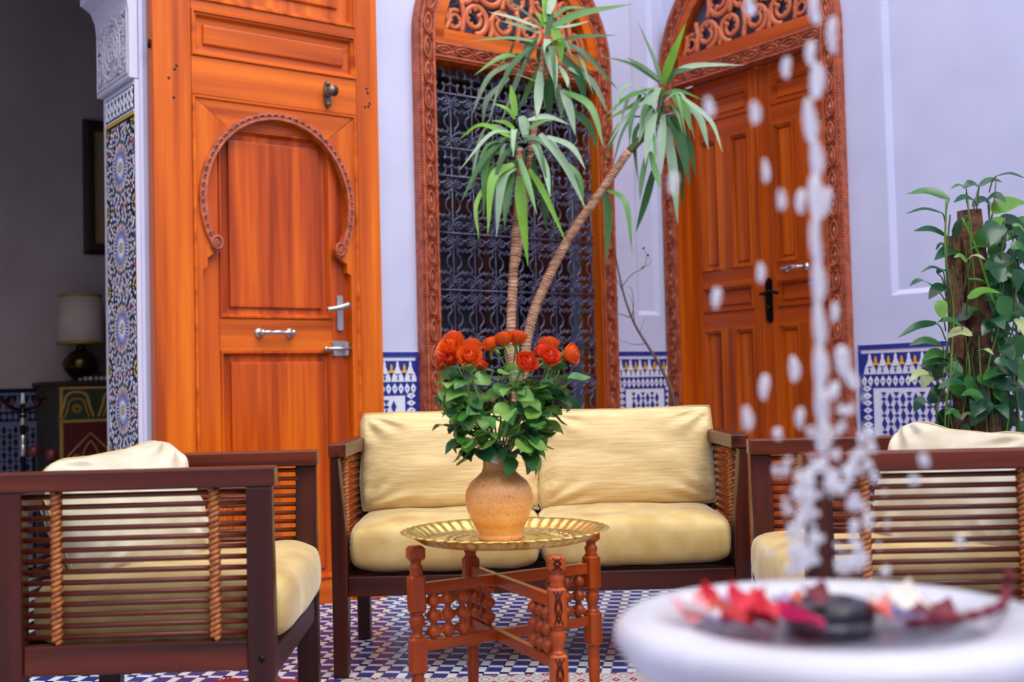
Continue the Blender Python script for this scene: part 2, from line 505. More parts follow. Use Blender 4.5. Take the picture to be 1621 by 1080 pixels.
def spline(pts, n=8):
    """Catmull-Rom through 3-D points"""
    P = [Vector(p) for p in pts]
    P = [P[0] * 2 - P[1]] + P + [P[-1] * 2 - P[-2]]
    out = []
    for i in range(1, len(P) - 2):
        for k in range(n):
            t = k / n
            a, b, c, d = P[i - 1], P[i], P[i + 1], P[i + 2]
            out.append(0.5 * ((2 * b) + (c - a) * t + (2 * a - 5 * b + 4 * c - d) * t * t + (3 * b - a - 3 * c + d) * t ** 3))
    out.append(P[-2])
    return out
# ================================================================== STRUCTURE
def wallrecess(mb, x0, x1, z0, z1, rx0, rx1, rz0, rz1, th):
    """wall slab x0..x1 with a shallow bevelled recess rx0..rx1 in its face"""
    mb.box(x0, rx0, 0, th, z0, z1); mb.box(rx1, x1, 0, th, z0, z1)
    mb.box(rx0, rx1, 0, th, z0, rz0); mb.box(rx0, rx1, 0, th, rz1, z1)
    mb.rings(rx0, rx1, rz0, rz1, [(0, 0), (0.006, 0.004), (0.022, 0.02), (0.024, 0.02)], True)
    mb.box(rx0, rx1, 0.05, th, rz0, rz1)

TH = 0.345
XW, XD, ZC = -0.949, 0.543, 2.40         # centres of the two arched frames, springing height
AR = 0.52
b = MB()
b.box(-7.5, -4.4, 0, TH, 0, 5); b.box(-4.4, -2.66, 0, TH, 3.0, 5)
b.box(-2.66, XW - AR, 0, TH, 0, 5)
b.box(XW - AR, XW + AR, 0, TH, 0, 0.35)
b.prism([(XW - AR, ZC)] + arc(XW, ZC, AR, AR, PI, 0, 24)[1:] + [(XW + AR, 5), (XW - AR, 5)], 0, TH)
wallrecess(b, XW + AR, 0.0, 0, 5, -0.225, -0.075, 1.235, 4.4, TH)
b.box(0, 0.4, 0.02, TH, 0, 5)
wall_left = b.build('wall_left', 'plaster', loc=CORNER, rot=(0, 0, RW), kind='structure')
b = MB()
b.box(0.0, XD - AR, 0, TH, 0, 5)
b.prism([(XD - AR, ZC)] + arc(XD, ZC, AR, AR, PI, 0, 24)[1:] + [(XD + AR, 5), (XD - AR, 5)], 0, TH)
wallrecess(b, XD + AR, 7.2, 0, 5, 1.275, 2.9, 1.237, 4.4, TH)
wall_right = b.build('wall_right', 'plaster', loc=CORNER, rot=(0, 0, RD), kind='structure')
# the two walls closing the courtyard behind and beside the camera
b = MB(); b.box(-7.7, 0, -7.4, -7.2, 0, 5)
b.build('wall_near', 'plaster', loc=CORNER, rot=(0, 0, RW), kind='structure')
b = MB(); b.box(-7.7, -7.5, -7.2, TH, 0, 5)
b.build('wall_far_left', 'plaster', loc=CORNER, rot=(0, 0, RW), kind='structure')
# the salon behind the window wall
b = MB(); b.box(-7, 0.4, 2.6, 2.75, 0, 3.3)
wall_back = b.build('wall_back', 'grey_plaster', loc=CORNER, rot=(0, 0, RW), kind='structure')
b = MB(); b.box(-7.15, -7, 0, 2.75, 0, 3.3)
b.build('wall_west', 'grey_plaster', loc=CORNER, rot=(0, 0, RW), kind='structure')
b = MB(); b.box(0.4, 0.55, TH, 2.75, 0, 3.3)
b.build('wall_east', 'grey_plaster', loc=CORNER, rot=(0, 0, RW), kind='structure')
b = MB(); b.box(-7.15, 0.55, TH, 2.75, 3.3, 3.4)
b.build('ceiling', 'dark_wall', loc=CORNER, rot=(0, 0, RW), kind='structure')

# ------------------------------------------------------------------ floor of diagonal blue and white zellige
b = MB(); b.box(-9, 9, -6, 10.5, -0.12, -0.004)
floor = b.build('floor', 'floor_base', kind='structure')
FA = math.radians(8.2)
E1, E2 = Vector((math.cos(FA), -math.sin(FA), 0)), Vector((math.sin(FA), math.cos(FA), 0))
F0 = pz(567.5, 1028.6, 0)
PX_, PY_ = 0.080, 0.088


def flat_tile(w, h, d=0.004):
    q = MB(); c = 0.0012
    q.add([(-w / 2, -h / 2, -d), (w / 2, -h / 2, -d), (w / 2, h / 2, -d), (-w / 2, h / 2, -d), (-w / 2 + c, -h / 2 + c, 0), (w / 2 - c, -h / 2 + c, 0), (w / 2 - c, h / 2 - c, 0), (-w / 2 + c, h / 2 - c, 0)],
          [(4, 5, 6, 7), (0, 1, 5, 4), (1, 2, 6, 5), (2, 3, 7, 6), (3, 0, 4, 7)])
    return q
blue_me = flat_tile(0.048, 0.060).mesh('tile', 'blue2')
rest = MB(); kinds = {'blue': flat_tile(0.048, 0.060), 'w1': flat_tile(0.029, 0.060), 'w2': flat_tile(0.048, 0.025), 'dot': flat_tile(0.029, 0.025)}
cand = []
for i in range(-40, 44):
    for j in range(-36, 30):
        p = F0 + E1 * (i * PX_) + E2 * (j * PY_)
        r = p - CORNER
        if r.dot(DD) > -0.03 or r.dot(DW) > -0.03 or p.y < 0.7 or abs(p.x) > 2.5: continue
        for kd, du, dv, mi in (('w1', 0, 0, 1), ('blue', PX_ / 2, 0, 0), ('w2', PX_ / 2, PY_ / 2, 1), ('dot', 0, PY_ / 2, 2)):
            q = p + E1 * du + E2 * dv
            if kd == 'blue':
                d = q - EYE
                zc = d.dot(FWD)
                sx_, sy_ = 810.5 + FPX * d.dot(RGT) / zc, 540 - FPX * d.dot(UPV) / zc
                if 0 < sx_ < 1640 and 900 < sy_ < 1090 and q.y < 5.2:
                    good = (410 < sx_ < 500 and sy_ > 985) or (540 < sx_ < 1060 and 940 < sy_ < 1066) or (30 < sx_ < 380 and sy_ > 1055) or (sx_ > 1550 and sy_ > 1035)
                    cand.append((0 if good else 1, q.y, tuple(q)))
                    continue
            t = kinds[kd]
            vs = [q + E1 * v[0] + E2 * v[1] + Vector((0, 0, v[2])) for v in t.v]
            rest.add(vs, t.f, mi)
cand.sort()
for g, _, q in cand[:300]:
    link('tile', blue_me, floor, q, (0, 0, -FA))
for g, _, q in cand[300:]:
    t = kinds['blue']; rest.add([Vector(q) + E1 * v[0] + E2 * v[1] + Vector((0, 0, v[2])) for v in t.v], t.f, 0)
rest.build('small_floor_tiles', ['blue2', 'white', 'navy'], floor, kind='stuff')


# ------------------------------------------------------------------ tiled dado
def poly_mesh(name, pts, m_, t=0.003):
    q = MB(); q.prism(pts, -t, 0.0); return q.mesh(name, m_)
P_ = 0.0623
def ngon(cx, cz, rx, rz, n, a0=0): return [(cx + rx * math.cos(a0 + 2 * PI * i / n), cz + rz * math.sin(a0 + 2 * PI * i / n)) for i in range(n)]
T_bottle = [(-P_/2+.002, 0), (P_/2-.002, 0), (P_/2-.003, .012), (P_/2-.011, .036), (.013, .045), (.010, .055), (.006, .062), (.006, .073), (.002, .085), (-.002, .085), (-.006, .073), (-.006, .062), (-.010, .055), (-.013, .045), (-P_/2+.011, .036), (-P_/2+.003, .012)]
T_head = [(-.014, .037), (.014, .037), (.011, .046), (.004, .050), (.0065, .058), (.004, .067), (0, .074), (-.004, .067), (-.0065, .058), (-.004, .050), (-.011, .046)]
T_cres = [(-.013, .034), (0, .026), (.013, .034), (0, .031)]
T_drop = ngon(0, .015, .0035, .009, 6, PI/2)
T_dia = [(-.0145, 0), (0, -.022), (.0145, 0), (0, .022)]
T_tall = [(-.0125, 0), (0, -.025), (.0125, 0), (0, .025)]
T_flat = [(-.0125, 0), (-.004, -.0065), (.004, -.0065), (.0125, 0), (.004, .0065), (-.004, .0065)]
T_dot = [(-.0042, 0), (0, -.0042), (.0042, 0), (0, .0042)]
TM = {}
for nm_, pts, mm in (('bottle', T_bottle, 'white'), ('head', T_head, 'ochre'), ('cres', T_cres, 'blue'), ('drop', T_drop, 'blue'), ('dia', T_dia, 'white'), ('tall', T_tall, 'blue'), ('flat', T_flat, 'blue')):
    TM[nm_] = (poly_mesh('tile', pts, mm), pts, {'white': 0, 'ochre': 1, 'blue': 2}[mm])


def dado(wall, x0, x1, top, lb, rb, vis, zs=1.0, single=True):
    """x0..x1 in the wall's own frame; vis(x, z): pieces there become objects of their own"""
    g = MB()
    zf, zb, zl, zi = top - 0.036, top - 0.123, top - 0.180, top - 0.198
    g.box(x0, x1, -0.003, 0, 0, top, 0)                                        # white ground
    g.box(x0, x1, -0.0045, 0, zf - 0.087, zf, 2)                               # blue ground of the frieze
    bw = 0.055
    g.box(x0, x1, -0.0045, 0, zl, zb - 0.002, 2)
    if lb: g.box(x0 + 0.012, x0 + 0.012 + bw, -0.0045, 0, 0, zl, 2)
    if rb: g.box(x1 - 0.012 - bw, x1 - 0.012, -0.0045, 0, 0, zl, 2)
    rest_ = MB()
    def put(k, x, z, y=-0.0045, rot=0):
        me, pts, mi = TM[k]
        if single and vis(x, z):
            link('tile', me, wall, (x, y, z), (0, rot, 0))
        else:
            if rot: pts = [(c, -a) for a, c in pts]
            rest_.prism([(x + a, z + c) for a, c in pts], y - 0.003, y, mi)
    n = max(1, round((x1 - x0) / 0.05))
    w = (x1 - x0) / n
    cap = MB(); cap.box(-w/2+.001, w/2-.001, -0.006, 0, -0.010, 0.010); cme = cap.mesh('tile', 'blue')
    for i in range(n):
        x = x0 + (i + .5) * w
        if single and vis(x, top): link('tile', cme, wall, (x, -0.002, top - 0.010))
        else: rest_.box(x - w/2 + .001, x + w/2 - .001, -0.008, 0, top - .020, top, 2)
    for f_, xx in ((lb, x0 + 0.006), (rb, x1 - 0.006)):
        if f_:
            k = 0; z = top - 0.022
            while z > 0.02:
                rest_.box(xx - .006, xx + .006, -0.007, 0, max(0, z - 0.05) + .001, z - .001, 2); z -= 0.05
    n = max(1, round((x1 - x0 - 0.03) / P_))
    off = x0 + ((x1 - x0) - n * P_) / 2
    for i in range(n):
        x = off + (i + .5) * P_
        put('bottle', x, zf - 0.087); put('cres', x, zf - 0.087, -0.0078); put('drop', x, zf - 0.087, -0.0078)
        if i < n - 1: put('head', x + P_ / 2, zf - 0.087, -0.0078)
    zc_ = (zl + zb - .002) / 2
    n = int((x1 - x0 - 0.02) / 0.030)
    off = x0 + ((x1 - x0) - n * 0.030) / 2
    for i in range(n):
        x = off + (i + .5) * 0.030
        put('dia', x, zc_)
        rest_.prism([(x + a, zc_ + c) for a, c in T_dot], -0.0092, -0.0075, 2)
        rest_.prism([(x + .015 + a, zc_ + c) for a, c in T_dot], -0.0092, -0.0045, 2)
    for f_, xx in ((lb, x0 + 0.012 + bw / 2), (rb, x1 - 0.012 - bw / 2)):
        if f_:
            z = zc_ - 0.030
            while z > 0.03:
                put('dia', xx, z, rot=PI / 2)
                rest_.prism([(xx + a, z + c) for a, c in T_dot], -0.0092, -0.0075, 2)
                rest_.prism([(xx + a, z + .015 + c) for a, c in T_dot], -0.0092, -0.0045, 2)
                z -= 0.030
    a0 = x0 + (bw + 0.012 + 0.02 if lb else 0.012); a1 = x1 - (bw + 0.012 + 0.02 if rb else 0.012)
    n = max(1, int((a1 - a0) / 0.030)); sx_ = (a1 - a0) / n
    j = 0; z = zi - 0.028
    while z > 0.03:
        for i in range(n + 1):
            x = a0 + i * sx_
            edge = i == 0 or i == n
            if (i + j) % 2 == 0:
                if not edge: put('tall', x, z, -0.003)
            elif not edge: put('flat', x, z, -0.003)
            if j == 0 and not edge and (i + j) % 2 == 1:
                rest_.prism([(x - .013, zi), (x + .013, zi), (x, zi - .018)], -0.006, -0.003, 2)
        z -= 0.034; j += 1
    g.build('tile_ground', ['white', 'ochre', 'blue'], wall)
    if rest_.v: rest_.build('small_tiles', ['white', 'ochre', 'blue'], wall, kind='stuff')


dado(wall_left, -1.697, -1.492, 1.058, False, True, lambda x, z: z > 0.70)
dado(wall_left, -0.392, -0.004, 1.058, True, True, lambda x, z: z > 0.74)
dado(wall_right, 1.105, 2.9, 1.040, True, False, lambda x, z: z > 0.66 and x < 1.70)
# darker dado inside the salon


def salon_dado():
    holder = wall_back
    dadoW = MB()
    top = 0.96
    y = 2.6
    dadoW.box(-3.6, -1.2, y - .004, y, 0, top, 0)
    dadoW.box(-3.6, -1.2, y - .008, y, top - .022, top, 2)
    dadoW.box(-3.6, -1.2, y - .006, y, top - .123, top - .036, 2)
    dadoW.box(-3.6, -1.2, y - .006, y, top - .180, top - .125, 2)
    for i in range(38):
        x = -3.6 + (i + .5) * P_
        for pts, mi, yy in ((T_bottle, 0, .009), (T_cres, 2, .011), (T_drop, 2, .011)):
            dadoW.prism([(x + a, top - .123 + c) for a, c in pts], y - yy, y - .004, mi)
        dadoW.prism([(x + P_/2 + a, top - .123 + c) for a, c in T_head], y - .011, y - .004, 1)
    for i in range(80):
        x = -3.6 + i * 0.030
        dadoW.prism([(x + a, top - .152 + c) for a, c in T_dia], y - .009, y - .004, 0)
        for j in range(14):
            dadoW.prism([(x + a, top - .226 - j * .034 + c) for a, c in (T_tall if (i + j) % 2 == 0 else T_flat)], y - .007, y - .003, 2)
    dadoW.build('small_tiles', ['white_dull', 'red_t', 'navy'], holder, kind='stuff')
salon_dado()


# ------------------------------------------------------------------ tiled jamb and stucco corbel of the salon opening (trim_1)
trim = thing('trim_1', None, None, atW(-2.66, 0, 0), RW, kind='structure')
q = MB(); q.box(-0.016, 0.0, -0.004, TH + .004, 0, 2.052)
q.build('jamb_lining', 'stucco_plain', trim)


def jamb_mosaic():
    t = MB()
    cols = ['white', 'black_t', 'blue', 'green_t', 'ochre', 'red_t']
    xf = -0.016
    y0, y1 = 0.004, 0.318
    def quad(pts, mi, up=0.0022):
        cy = sum(p[0] for p in pts) / len(pts); cz = sum(p[1] for p in pts) / len(pts)
        n = len(pts)
        vs = [(xf - .0004, y, z) for y, z in pts] + [(xf - up, cy + (y - cy) * .86, cz + (z - cz) * .86) for y, z in pts]
        t.add(vs, [tuple(range(n, 2 * n))] + [(i, (i + 1) % n, n + (i + 1) % n, n + i) for i in range(n)], mi)
    cen = [(0.161, 1.755 - k * 0.3015) for k in range(6)]
    sub = []
    for k in range(7): sub += [(0.004, 1.905 - k * .3015), (0.318, 1.905 - k * .3015)]
    ring_c = cen
    used = []
    def ring(c, r0, r1, n, mi, ph=0.0, fill=.8):
        for k in range(n):
            a = 2 * PI * (k + ph) / n; h = PI / n * fill
            m_ = (r0 + r1) / 2
            pts = [(c[0] + r * math.cos(x), c[1] + r * math.sin(x)) for r, x in ((r0, a), (m_, a - h), (r1, a), (m_, a + h))]
            if all(y0 < p[0] < y1 and 0.02 < p[1] < 1.925 for p in pts): quad(pts, mi if isinstance(mi, int) else mi[k % len(mi)])
    for c in ring_c:
        t.add([(xf - .0013, y, z) for y, z in ngon(c[0], c[1], .098, .098, 32)], [tuple(range(32))], 0)
        quad(ngon(c[0], c[1], .010, .010, 8), 4)
        ring(c, .010, .022, 12, [1, 4], .5); ring(c, .020, .034, 24, 0)
        ring(c, .034, .080, 28, 2, .5, .62); ring(c, .064, .094, 28, [5, 4], 0, .35); ring(c, .084, .106, 28, 1, .5, .85)
        ring(c, .098, .116, 40, [0, 0, 3, 0], 0, .8); ring(c, .110, .128, 44, [0, 5, 0, 2], .5, .8); ring(c, .124, .142, 48, [0, 0, 2, 0, 5], 0, .8)
    for c in sub:
        quad(ngon(c[0], c[1], .008, .008, 6), 4)
        ring(c, .008, .022, 8, 3); ring(c, .020, .036, 16, [0, 4], .5); ring(c, .034, .056, 16, 1, 0, .7); ring(c, .050, .070, 16, 0, .5)
    z = 0.03; row = 0
    rr = random.Random(4)
    while z < 1.915:
        y = y0 + .005 + (.0045 if row % 2 else 0)
        while y < y1 - .005:
            if min(math.hypot(y - c[0], z - c[1]) for c in ring_c) > .142 and min(math.hypot(y - c[0], z - c[1]) for c in sub) > .070:
                quad([(y - .0042, z), (y, z - .0072), (y + .0042, z), (y, z + .0072)], rr.choice([0, 0, 0, 0, 1, 2, 3, 5, 5]))
            y += .009
        z += .008; row += 1
    # knot-work border and yellow rule on top
    def bar(a, c, z0, z1, mi, up): t.box(xf - up, xf, a, c, z0, z1, mi)
    bar(y0, y1, 1.925, 1.935, 4, .003); bar(y0, y1, 1.938, 1.944, 0, .003); bar(y0, y1, 2.034, 2.040, 0, .003); bar(y0, y1, 1.944, 2.034, 1, .0012)
    for k in range(8):
        yc = y0 + .02 + k * .0392
        for s in (-1, 1):
            pts = [(xf - .003, yc + s * .012 * math.cos(u * PI * 2), 1.95 + .078 * u) for u in [i / 10 for i in range(11)]]
            t.tube(pts, .0035, 4, mi=0)
        bar(yc - .003, yc + .003, 1.982, 1.996, 5, .003)
    t.box(xf - .001, xf, y0, y1, 0, 1.925, 1)
    t.build('mosaic_tiles', cols, trim, kind='stuff')
jamb_mosaic()
q = MB()
prof = [(0, 2.056), (-.034, 2.056), (-.034, 2.30), (-.040, 2.345), (-.056, 2.385), (-.086, 2.405), (-.095, 2.408), (-.095, 2.62), (0, 2.62)]
q.prism(prof, -0.0, TH + .03)
q.build('corbel', 'stucco_plain', trim, bevel=.004)
q = MB()
xf = -.034
for z0, z1, w in ((2.075, 2.082, .004), (2.325, 2.332, .004)): q.box(xf - w, xf, .015, TH + .015, z0, z1)
for y_ in (.015, TH + .008): q.box(xf - .004, xf, y_, y_ + .007, 2.082, 2.325)
for k in range(3):
    r = .105 - k * .03
    q.tube([(xf - .002, .19 + r * math.cos(2 * PI * i / 28) * .95, 2.203 + r * math.sin(2 * PI * i / 28) * (1.05 if k else 1.08)) for i in range(28)], .0045, 5, True)
rr = random.Random(8)
for k in range(150):
    y_, z_ = rr.uniform(.03, TH), rr.uniform(2.09, 2.32)
    r = rr.uniform(.006, .013); a = rr.uniform(0, 6)
    q.tube([(xf - .002, y_ + r * (1 - .09 * i) * math.cos(a + i * .6), z_ + r * (1 - .09 * i) * math.sin(a + i * .6)) for i in range(9)], .0032, 4)
for k in range(24):
    y_ = .02 + k * .0145
    q.tube([(-.097, y_, 2.425), (-.099, y_ + .006, 2.45), (-.097, y_, 2.475), (-.099, y_ - .006, 2.50), (-.097, y_, 2.525)], .003, 4)
q.build('arabesque_carving', 'stucco_plain', trim, kind='stuff')
q = MB(); q.box(-.0355, -.034, .024, TH + .008, 2.084, 2.323); q.build('carved_ground', 'stucco', trim)
q = MB(); q.box(0.0, 0.012, -.012, 0, 0, 5); q.build('corner_bead', 'plaster', trim)


# ------------------------------------------------------------------ carved frame shared by the arched window and the double door
def carved_motifs(mb, fn, L, hw, cell=0.107):
    """leaf-and-bar relief along a band of length L and half width hw; fn(t, n, up) -> point"""
    n = max(1, round(L / cell)); c = L / n
    for k in range(n):
        t0 = k * c
        def P(u, v, w): return fn(t0 + u * c, v * hw, w)
        for s in (-1, 1):
            mb.tube([P(.08 + .84 * i / 10, s * .70 * math.sin(PI * i / 10) ** .8, .004) for i in range(11)], .0050, 4)
            for (u0, u1) in ((.04, .26), (.74, .96)):
                a, b_, d_ = (u0, .96 * s), (u1, .96 * s), ((u0 if u0 < .5 else u1), .30 * s)
                vs = [P(a[0], a[1], 0), P(b_[0], b_[1], 0), P(d_[0], d_[1], 0), P((a[0] + b_[0] + d_[0]) / 3, (a[1] + b_[1] + d_[1]) / 3, .011)]
                mb.add(vs, [(0, 1, 3), (1, 2, 3), (2, 0, 3)])
        vs = [P(.22, 0, .001), P(.5, .40, .001), P(.78, 0, .001), P(.5, -.40, .001), P(.5, 0, .013)]
        mb.add(vs, [(0, 1, 4), (1, 2, 4), (2, 3, 4), (3, 0, 4)])
        for s in (-1, 1):
            a = P(-.025, s * .9, .001); b_ = P(.025, s * .9, .001); c_ = P(.0, s * .1, .001); d_ = P(0, s * .55, .012)
            mb.add([a, b_, c_, d_], [(0, 1, 3), (1, 2, 3), (2, 0, 3)])


def arched_frame(root, a, bw, zc, lint0, lint1, y0, y1, wood_flat, depth_in):
    """carved side bands, carved arch, lintel band, plain inner strips, rope edge, fretwork tympanum"""
    base = MB(); cv = MB(); rope = MB(); rail = MB()
    ri, ro = a - bw, a
    rm = (ri + ro) / 2
    for s in (-1, 1):
        base.box(min(s * ri, s * ro), max(s * ri, s * ro), y0 + .006, y1, 0, zc)
        for xx in (ri, ro - .020):
            rail.box(min(s * xx, s * (xx + .011)), max(s * xx, s * (xx + .011)), y0, y0 + .008, 0, zc)
    N = 48
    def ringsolid(mb, r0, r1, ya, yb):
        vs = []
        for i in range(N + 1):
            an = PI * i / N
            for r, y in ((r0, ya), (r1, ya), (r1, yb), (r0, yb)): vs.append((r * math.cos(an), y, zc + r * math.sin(an)))
        fs = [(i * 4 + j, i * 4 + (j + 1) % 4, i * 4 + 4 + (j + 1) % 4, i * 4 + 4 + j) for i in range(N) for j in range(4)]
        mb.add(vs, fs)
    ringsolid(base, ri, ro, y0 + .006, y1)
    ringsolid(rail, ri, ri + .011, y0, y0 + .008); ringsolid(rail, ro - .020, ro - .009, y0, y0 + .008)
    yb = y0 + .006
    hw = (ro - .020 - ri - .011) / 2
    rc = ri + .011 + hw
    for s in (-1, 1):
        carved_motifs(cv, lambda t, n, u, s=s: (s * (rc + n), yb - u, t), zc, hw)
        z = .0
        while z < zc:                                                     # slanted rope beads
            rope.add([(s * (ro - .009), y0 + .005, z), (s * ro, y0 + .005, z + .004), (s * ro, y0 + .005, z + .012), (s * (ro - .009), y0 + .005, z + .008), (s * (ro - .0045), y0 - .004, z + .003), (s * (ro - .0045), y0 - .004, z + .009)],
                     [(0, 1, 4), (1, 2, 5, 4), (2, 3, 5), (3, 0, 4, 5)]); z += .0118
    def af(t, n, u):
        an = PI - t / rc; r = rc + n
        return (r * math.cos(an), yb - u, zc + r * math.sin(an))
    carved_motifs(cv, af, PI * rc, hw)
    nb = int(PI * ro / .0118)
    for k in range(nb):
        def q_(u, r, y): an = PI * (k + u) / nb; return (r * math.cos(an), y, zc + r * math.sin(an))
        rope.add([q_(0, ro - .009, y0 + .005), q_(.35, ro, y0 + .005), q_(1, ro, y0 + .005), q_(.65, ro - .009, y0 + .005), q_(.25, ro - .0045, y0 - .004), q_(.75, ro - .0045, y0 - .004)],
                 [(0, 1, 4), (1, 2, 5, 4), (2, 3, 5), (3, 0, 4, 5)])
    base.build('carved_frame', 'carve', root)
    rail.build('frame_fillet', 'carve', root)
    cv.build('leaf_carving', 'carve', root, kind='stuff')
    rope.build('rope_moulding', 'carve', root, kind='stuff')
    # lintel
    lb = MB(); lb.box(-ri, ri, y0 + .010, y1, lint0, lint1)
    lintel = lb.build('lintel', 'carve', root)
    lc = MB(); lh = (lint1 - lint0) / 2 - .010
    carved_motifs(lc, lambda t, n, u: (-ri + t, y0 + .010 - u, (lint0 + lint1) / 2 + n), 2 * ri, lh)
    for z in (lint0, lint1 - .009): lc.box(-ri, ri, y0 + .003, y0 + .010, z, z + .009)
    lc.build('leaf_carving', 'carve', lintel, kind='stuff')
    # plain inner strip following the tympanum
    st = MB(); w = .048
    z0 = lint1
    st.box(-ri, ri, y0 + .004, y1 - .01, z0, z0 + .058)
    an0 = math.asin(max(0, min(1, (z0 - zc) / ri)))
    vs = []
    for i in range(N + 1):
        an = an0 + (PI - 2 * an0) * i / N
        for r, y in ((ri - w, y0 + .004), (ri, y0 + .004), (ri, y1 - .01), (ri - w, y1 - .01)): vs.append((r * math.cos(an), y, zc + r * math.sin(an)))
    st.add(vs, [(i * 4 + j, i * 4 + (j + 1) % 4, i * 4 + 4 + (j + 1) % 4, i * 4 + 4 + j) for i in range(N) for j in range(4)])
    st.build('tympanum_strip', wood_flat, root)
    # scrolling fretwork
    Rr_ = ri - w
    zb = z0 + .058
    def spiral(d, turns=1.35):
        return [( .5 * (1 - .62 * i / 30) * math.cos(d * 2 * PI * turns * i / 30 - PI / 2), 0, .5 * (1 - .62 * i / 30) * math.sin(d * 2 * PI * turns * i / 30 - PI / 2)) for i in range(31)]
    sm = {}
    for d in (-1, 1):
        g = MB(); sp = spiral(d)
        rad = [.098 - .034 * i / 30 for i in range(31)]
        g.tube([(x * .86, y, z * .86) for x, y, z in sp], rad, 6, nrm=(0, 1, 0), sy=1.0)
        e = Vector(sp[-1]) * .86
        g.ball(e, .085, 8, 5)
        for k in range(5):                                              # notched leaf riding the scroll
            i = 8 + 3 * k
            p = Vector(sp[i]) * .86
            g.ball((p.x * .72, -.02, p.z * .72), .062 - .004 * k, 7, 4)
        sm[d] = g.mesh('scroll', 'fret')
    spots = [(-.078, .075, .14), (.078, .075, .14), (-.228, .078, .145), (.228, .078, .145), (0, .205, .135), (-.15, .215, .15), (.15, .215, .15), (-.285, .20, .12), (.285, .20, .12), (-.075, .325, .12), (.075, .325, .12), (-.335, .055, .095), (.335, .055, .095), (-.19, .32, .09), (.19, .32, .09)]
    for k, (x, z, dd_) in enumerate(spots):
        if math.hypot(x, zb + z - zc) + dd_ * .45 > Rr_ + .03: continue
        d = 1 if x >= 0 else -1
        if k in (4,): d = 1
        o = link('scroll', sm[d * (1 if k % 4 < 2 else -1)], root, (x, y0 + .030, zb + z), (0, (0.9 * k) % 6.28 if k > 3 else 0, 0))
        o.scale = (dd_ * 1.14, dd_ * .85, dd_ * 1.14)
    tie = MB()
    for (x0, zz0, x1, zz1) in ((-.15, 0, -.15, .09), (.15, 0, .15, .09), (0, 0, 0, .15), (-.30, 0, -.30, .15), (.30, 0, .30, .15), (-.08, .14, -.08, .27), (.08, .14, .08, .27), (-.22, .15, -.22, .27), (.22, .15, .22, .27), (0, .27, 0, .40), (-.39, .0, -.36, .10), (.39, .0, .36, .10)):
        if math.hypot(x1, zb + zz1 - zc) > Rr_ + .01: continue
        m_ = ((x0 + x1) / 2 + .012, y0 + .03, zb + (zz0 + zz1) / 2)
        tie.tube(spline([(x0, y0 + .03, zb + zz0), m_, (x1, y0 + .03, zb + zz1)], 4), .0135, 6)
    tie.build('fret_stems', 'fret', root)


def half_disc(mb, r, zc, z0, y, t=.006):
    an0 = math.asin(max(-1, min(1, (z0 - zc) / r)))
    mb.prism(arc(0, zc, r, r, an0, PI - an0, 32), y, y + t)


# ------------------------------------------------------------------ window_1
win = thing('window_1', None, None, atW(XW, 0, 0), RW, kind='structure')
arched_frame(win, 0.540, 0.082, ZC, 2.318, 2.384, -0.060, 0.03, 'dh', .06)
q = MB()
for s in (-1, 1): q.box(min(s * .452, s * .462), max(s * .452, s * .462), -.048, .10, .35, 2.318)
q.box(-.46, .46, -.048, .10, 2.308, 2.320)
q.build('reveal_lining', 'dv', win)
q = MB(); half_disc(q, .43, ZC, 2.40, .015); q.build('pane', 'pane_blue', win)


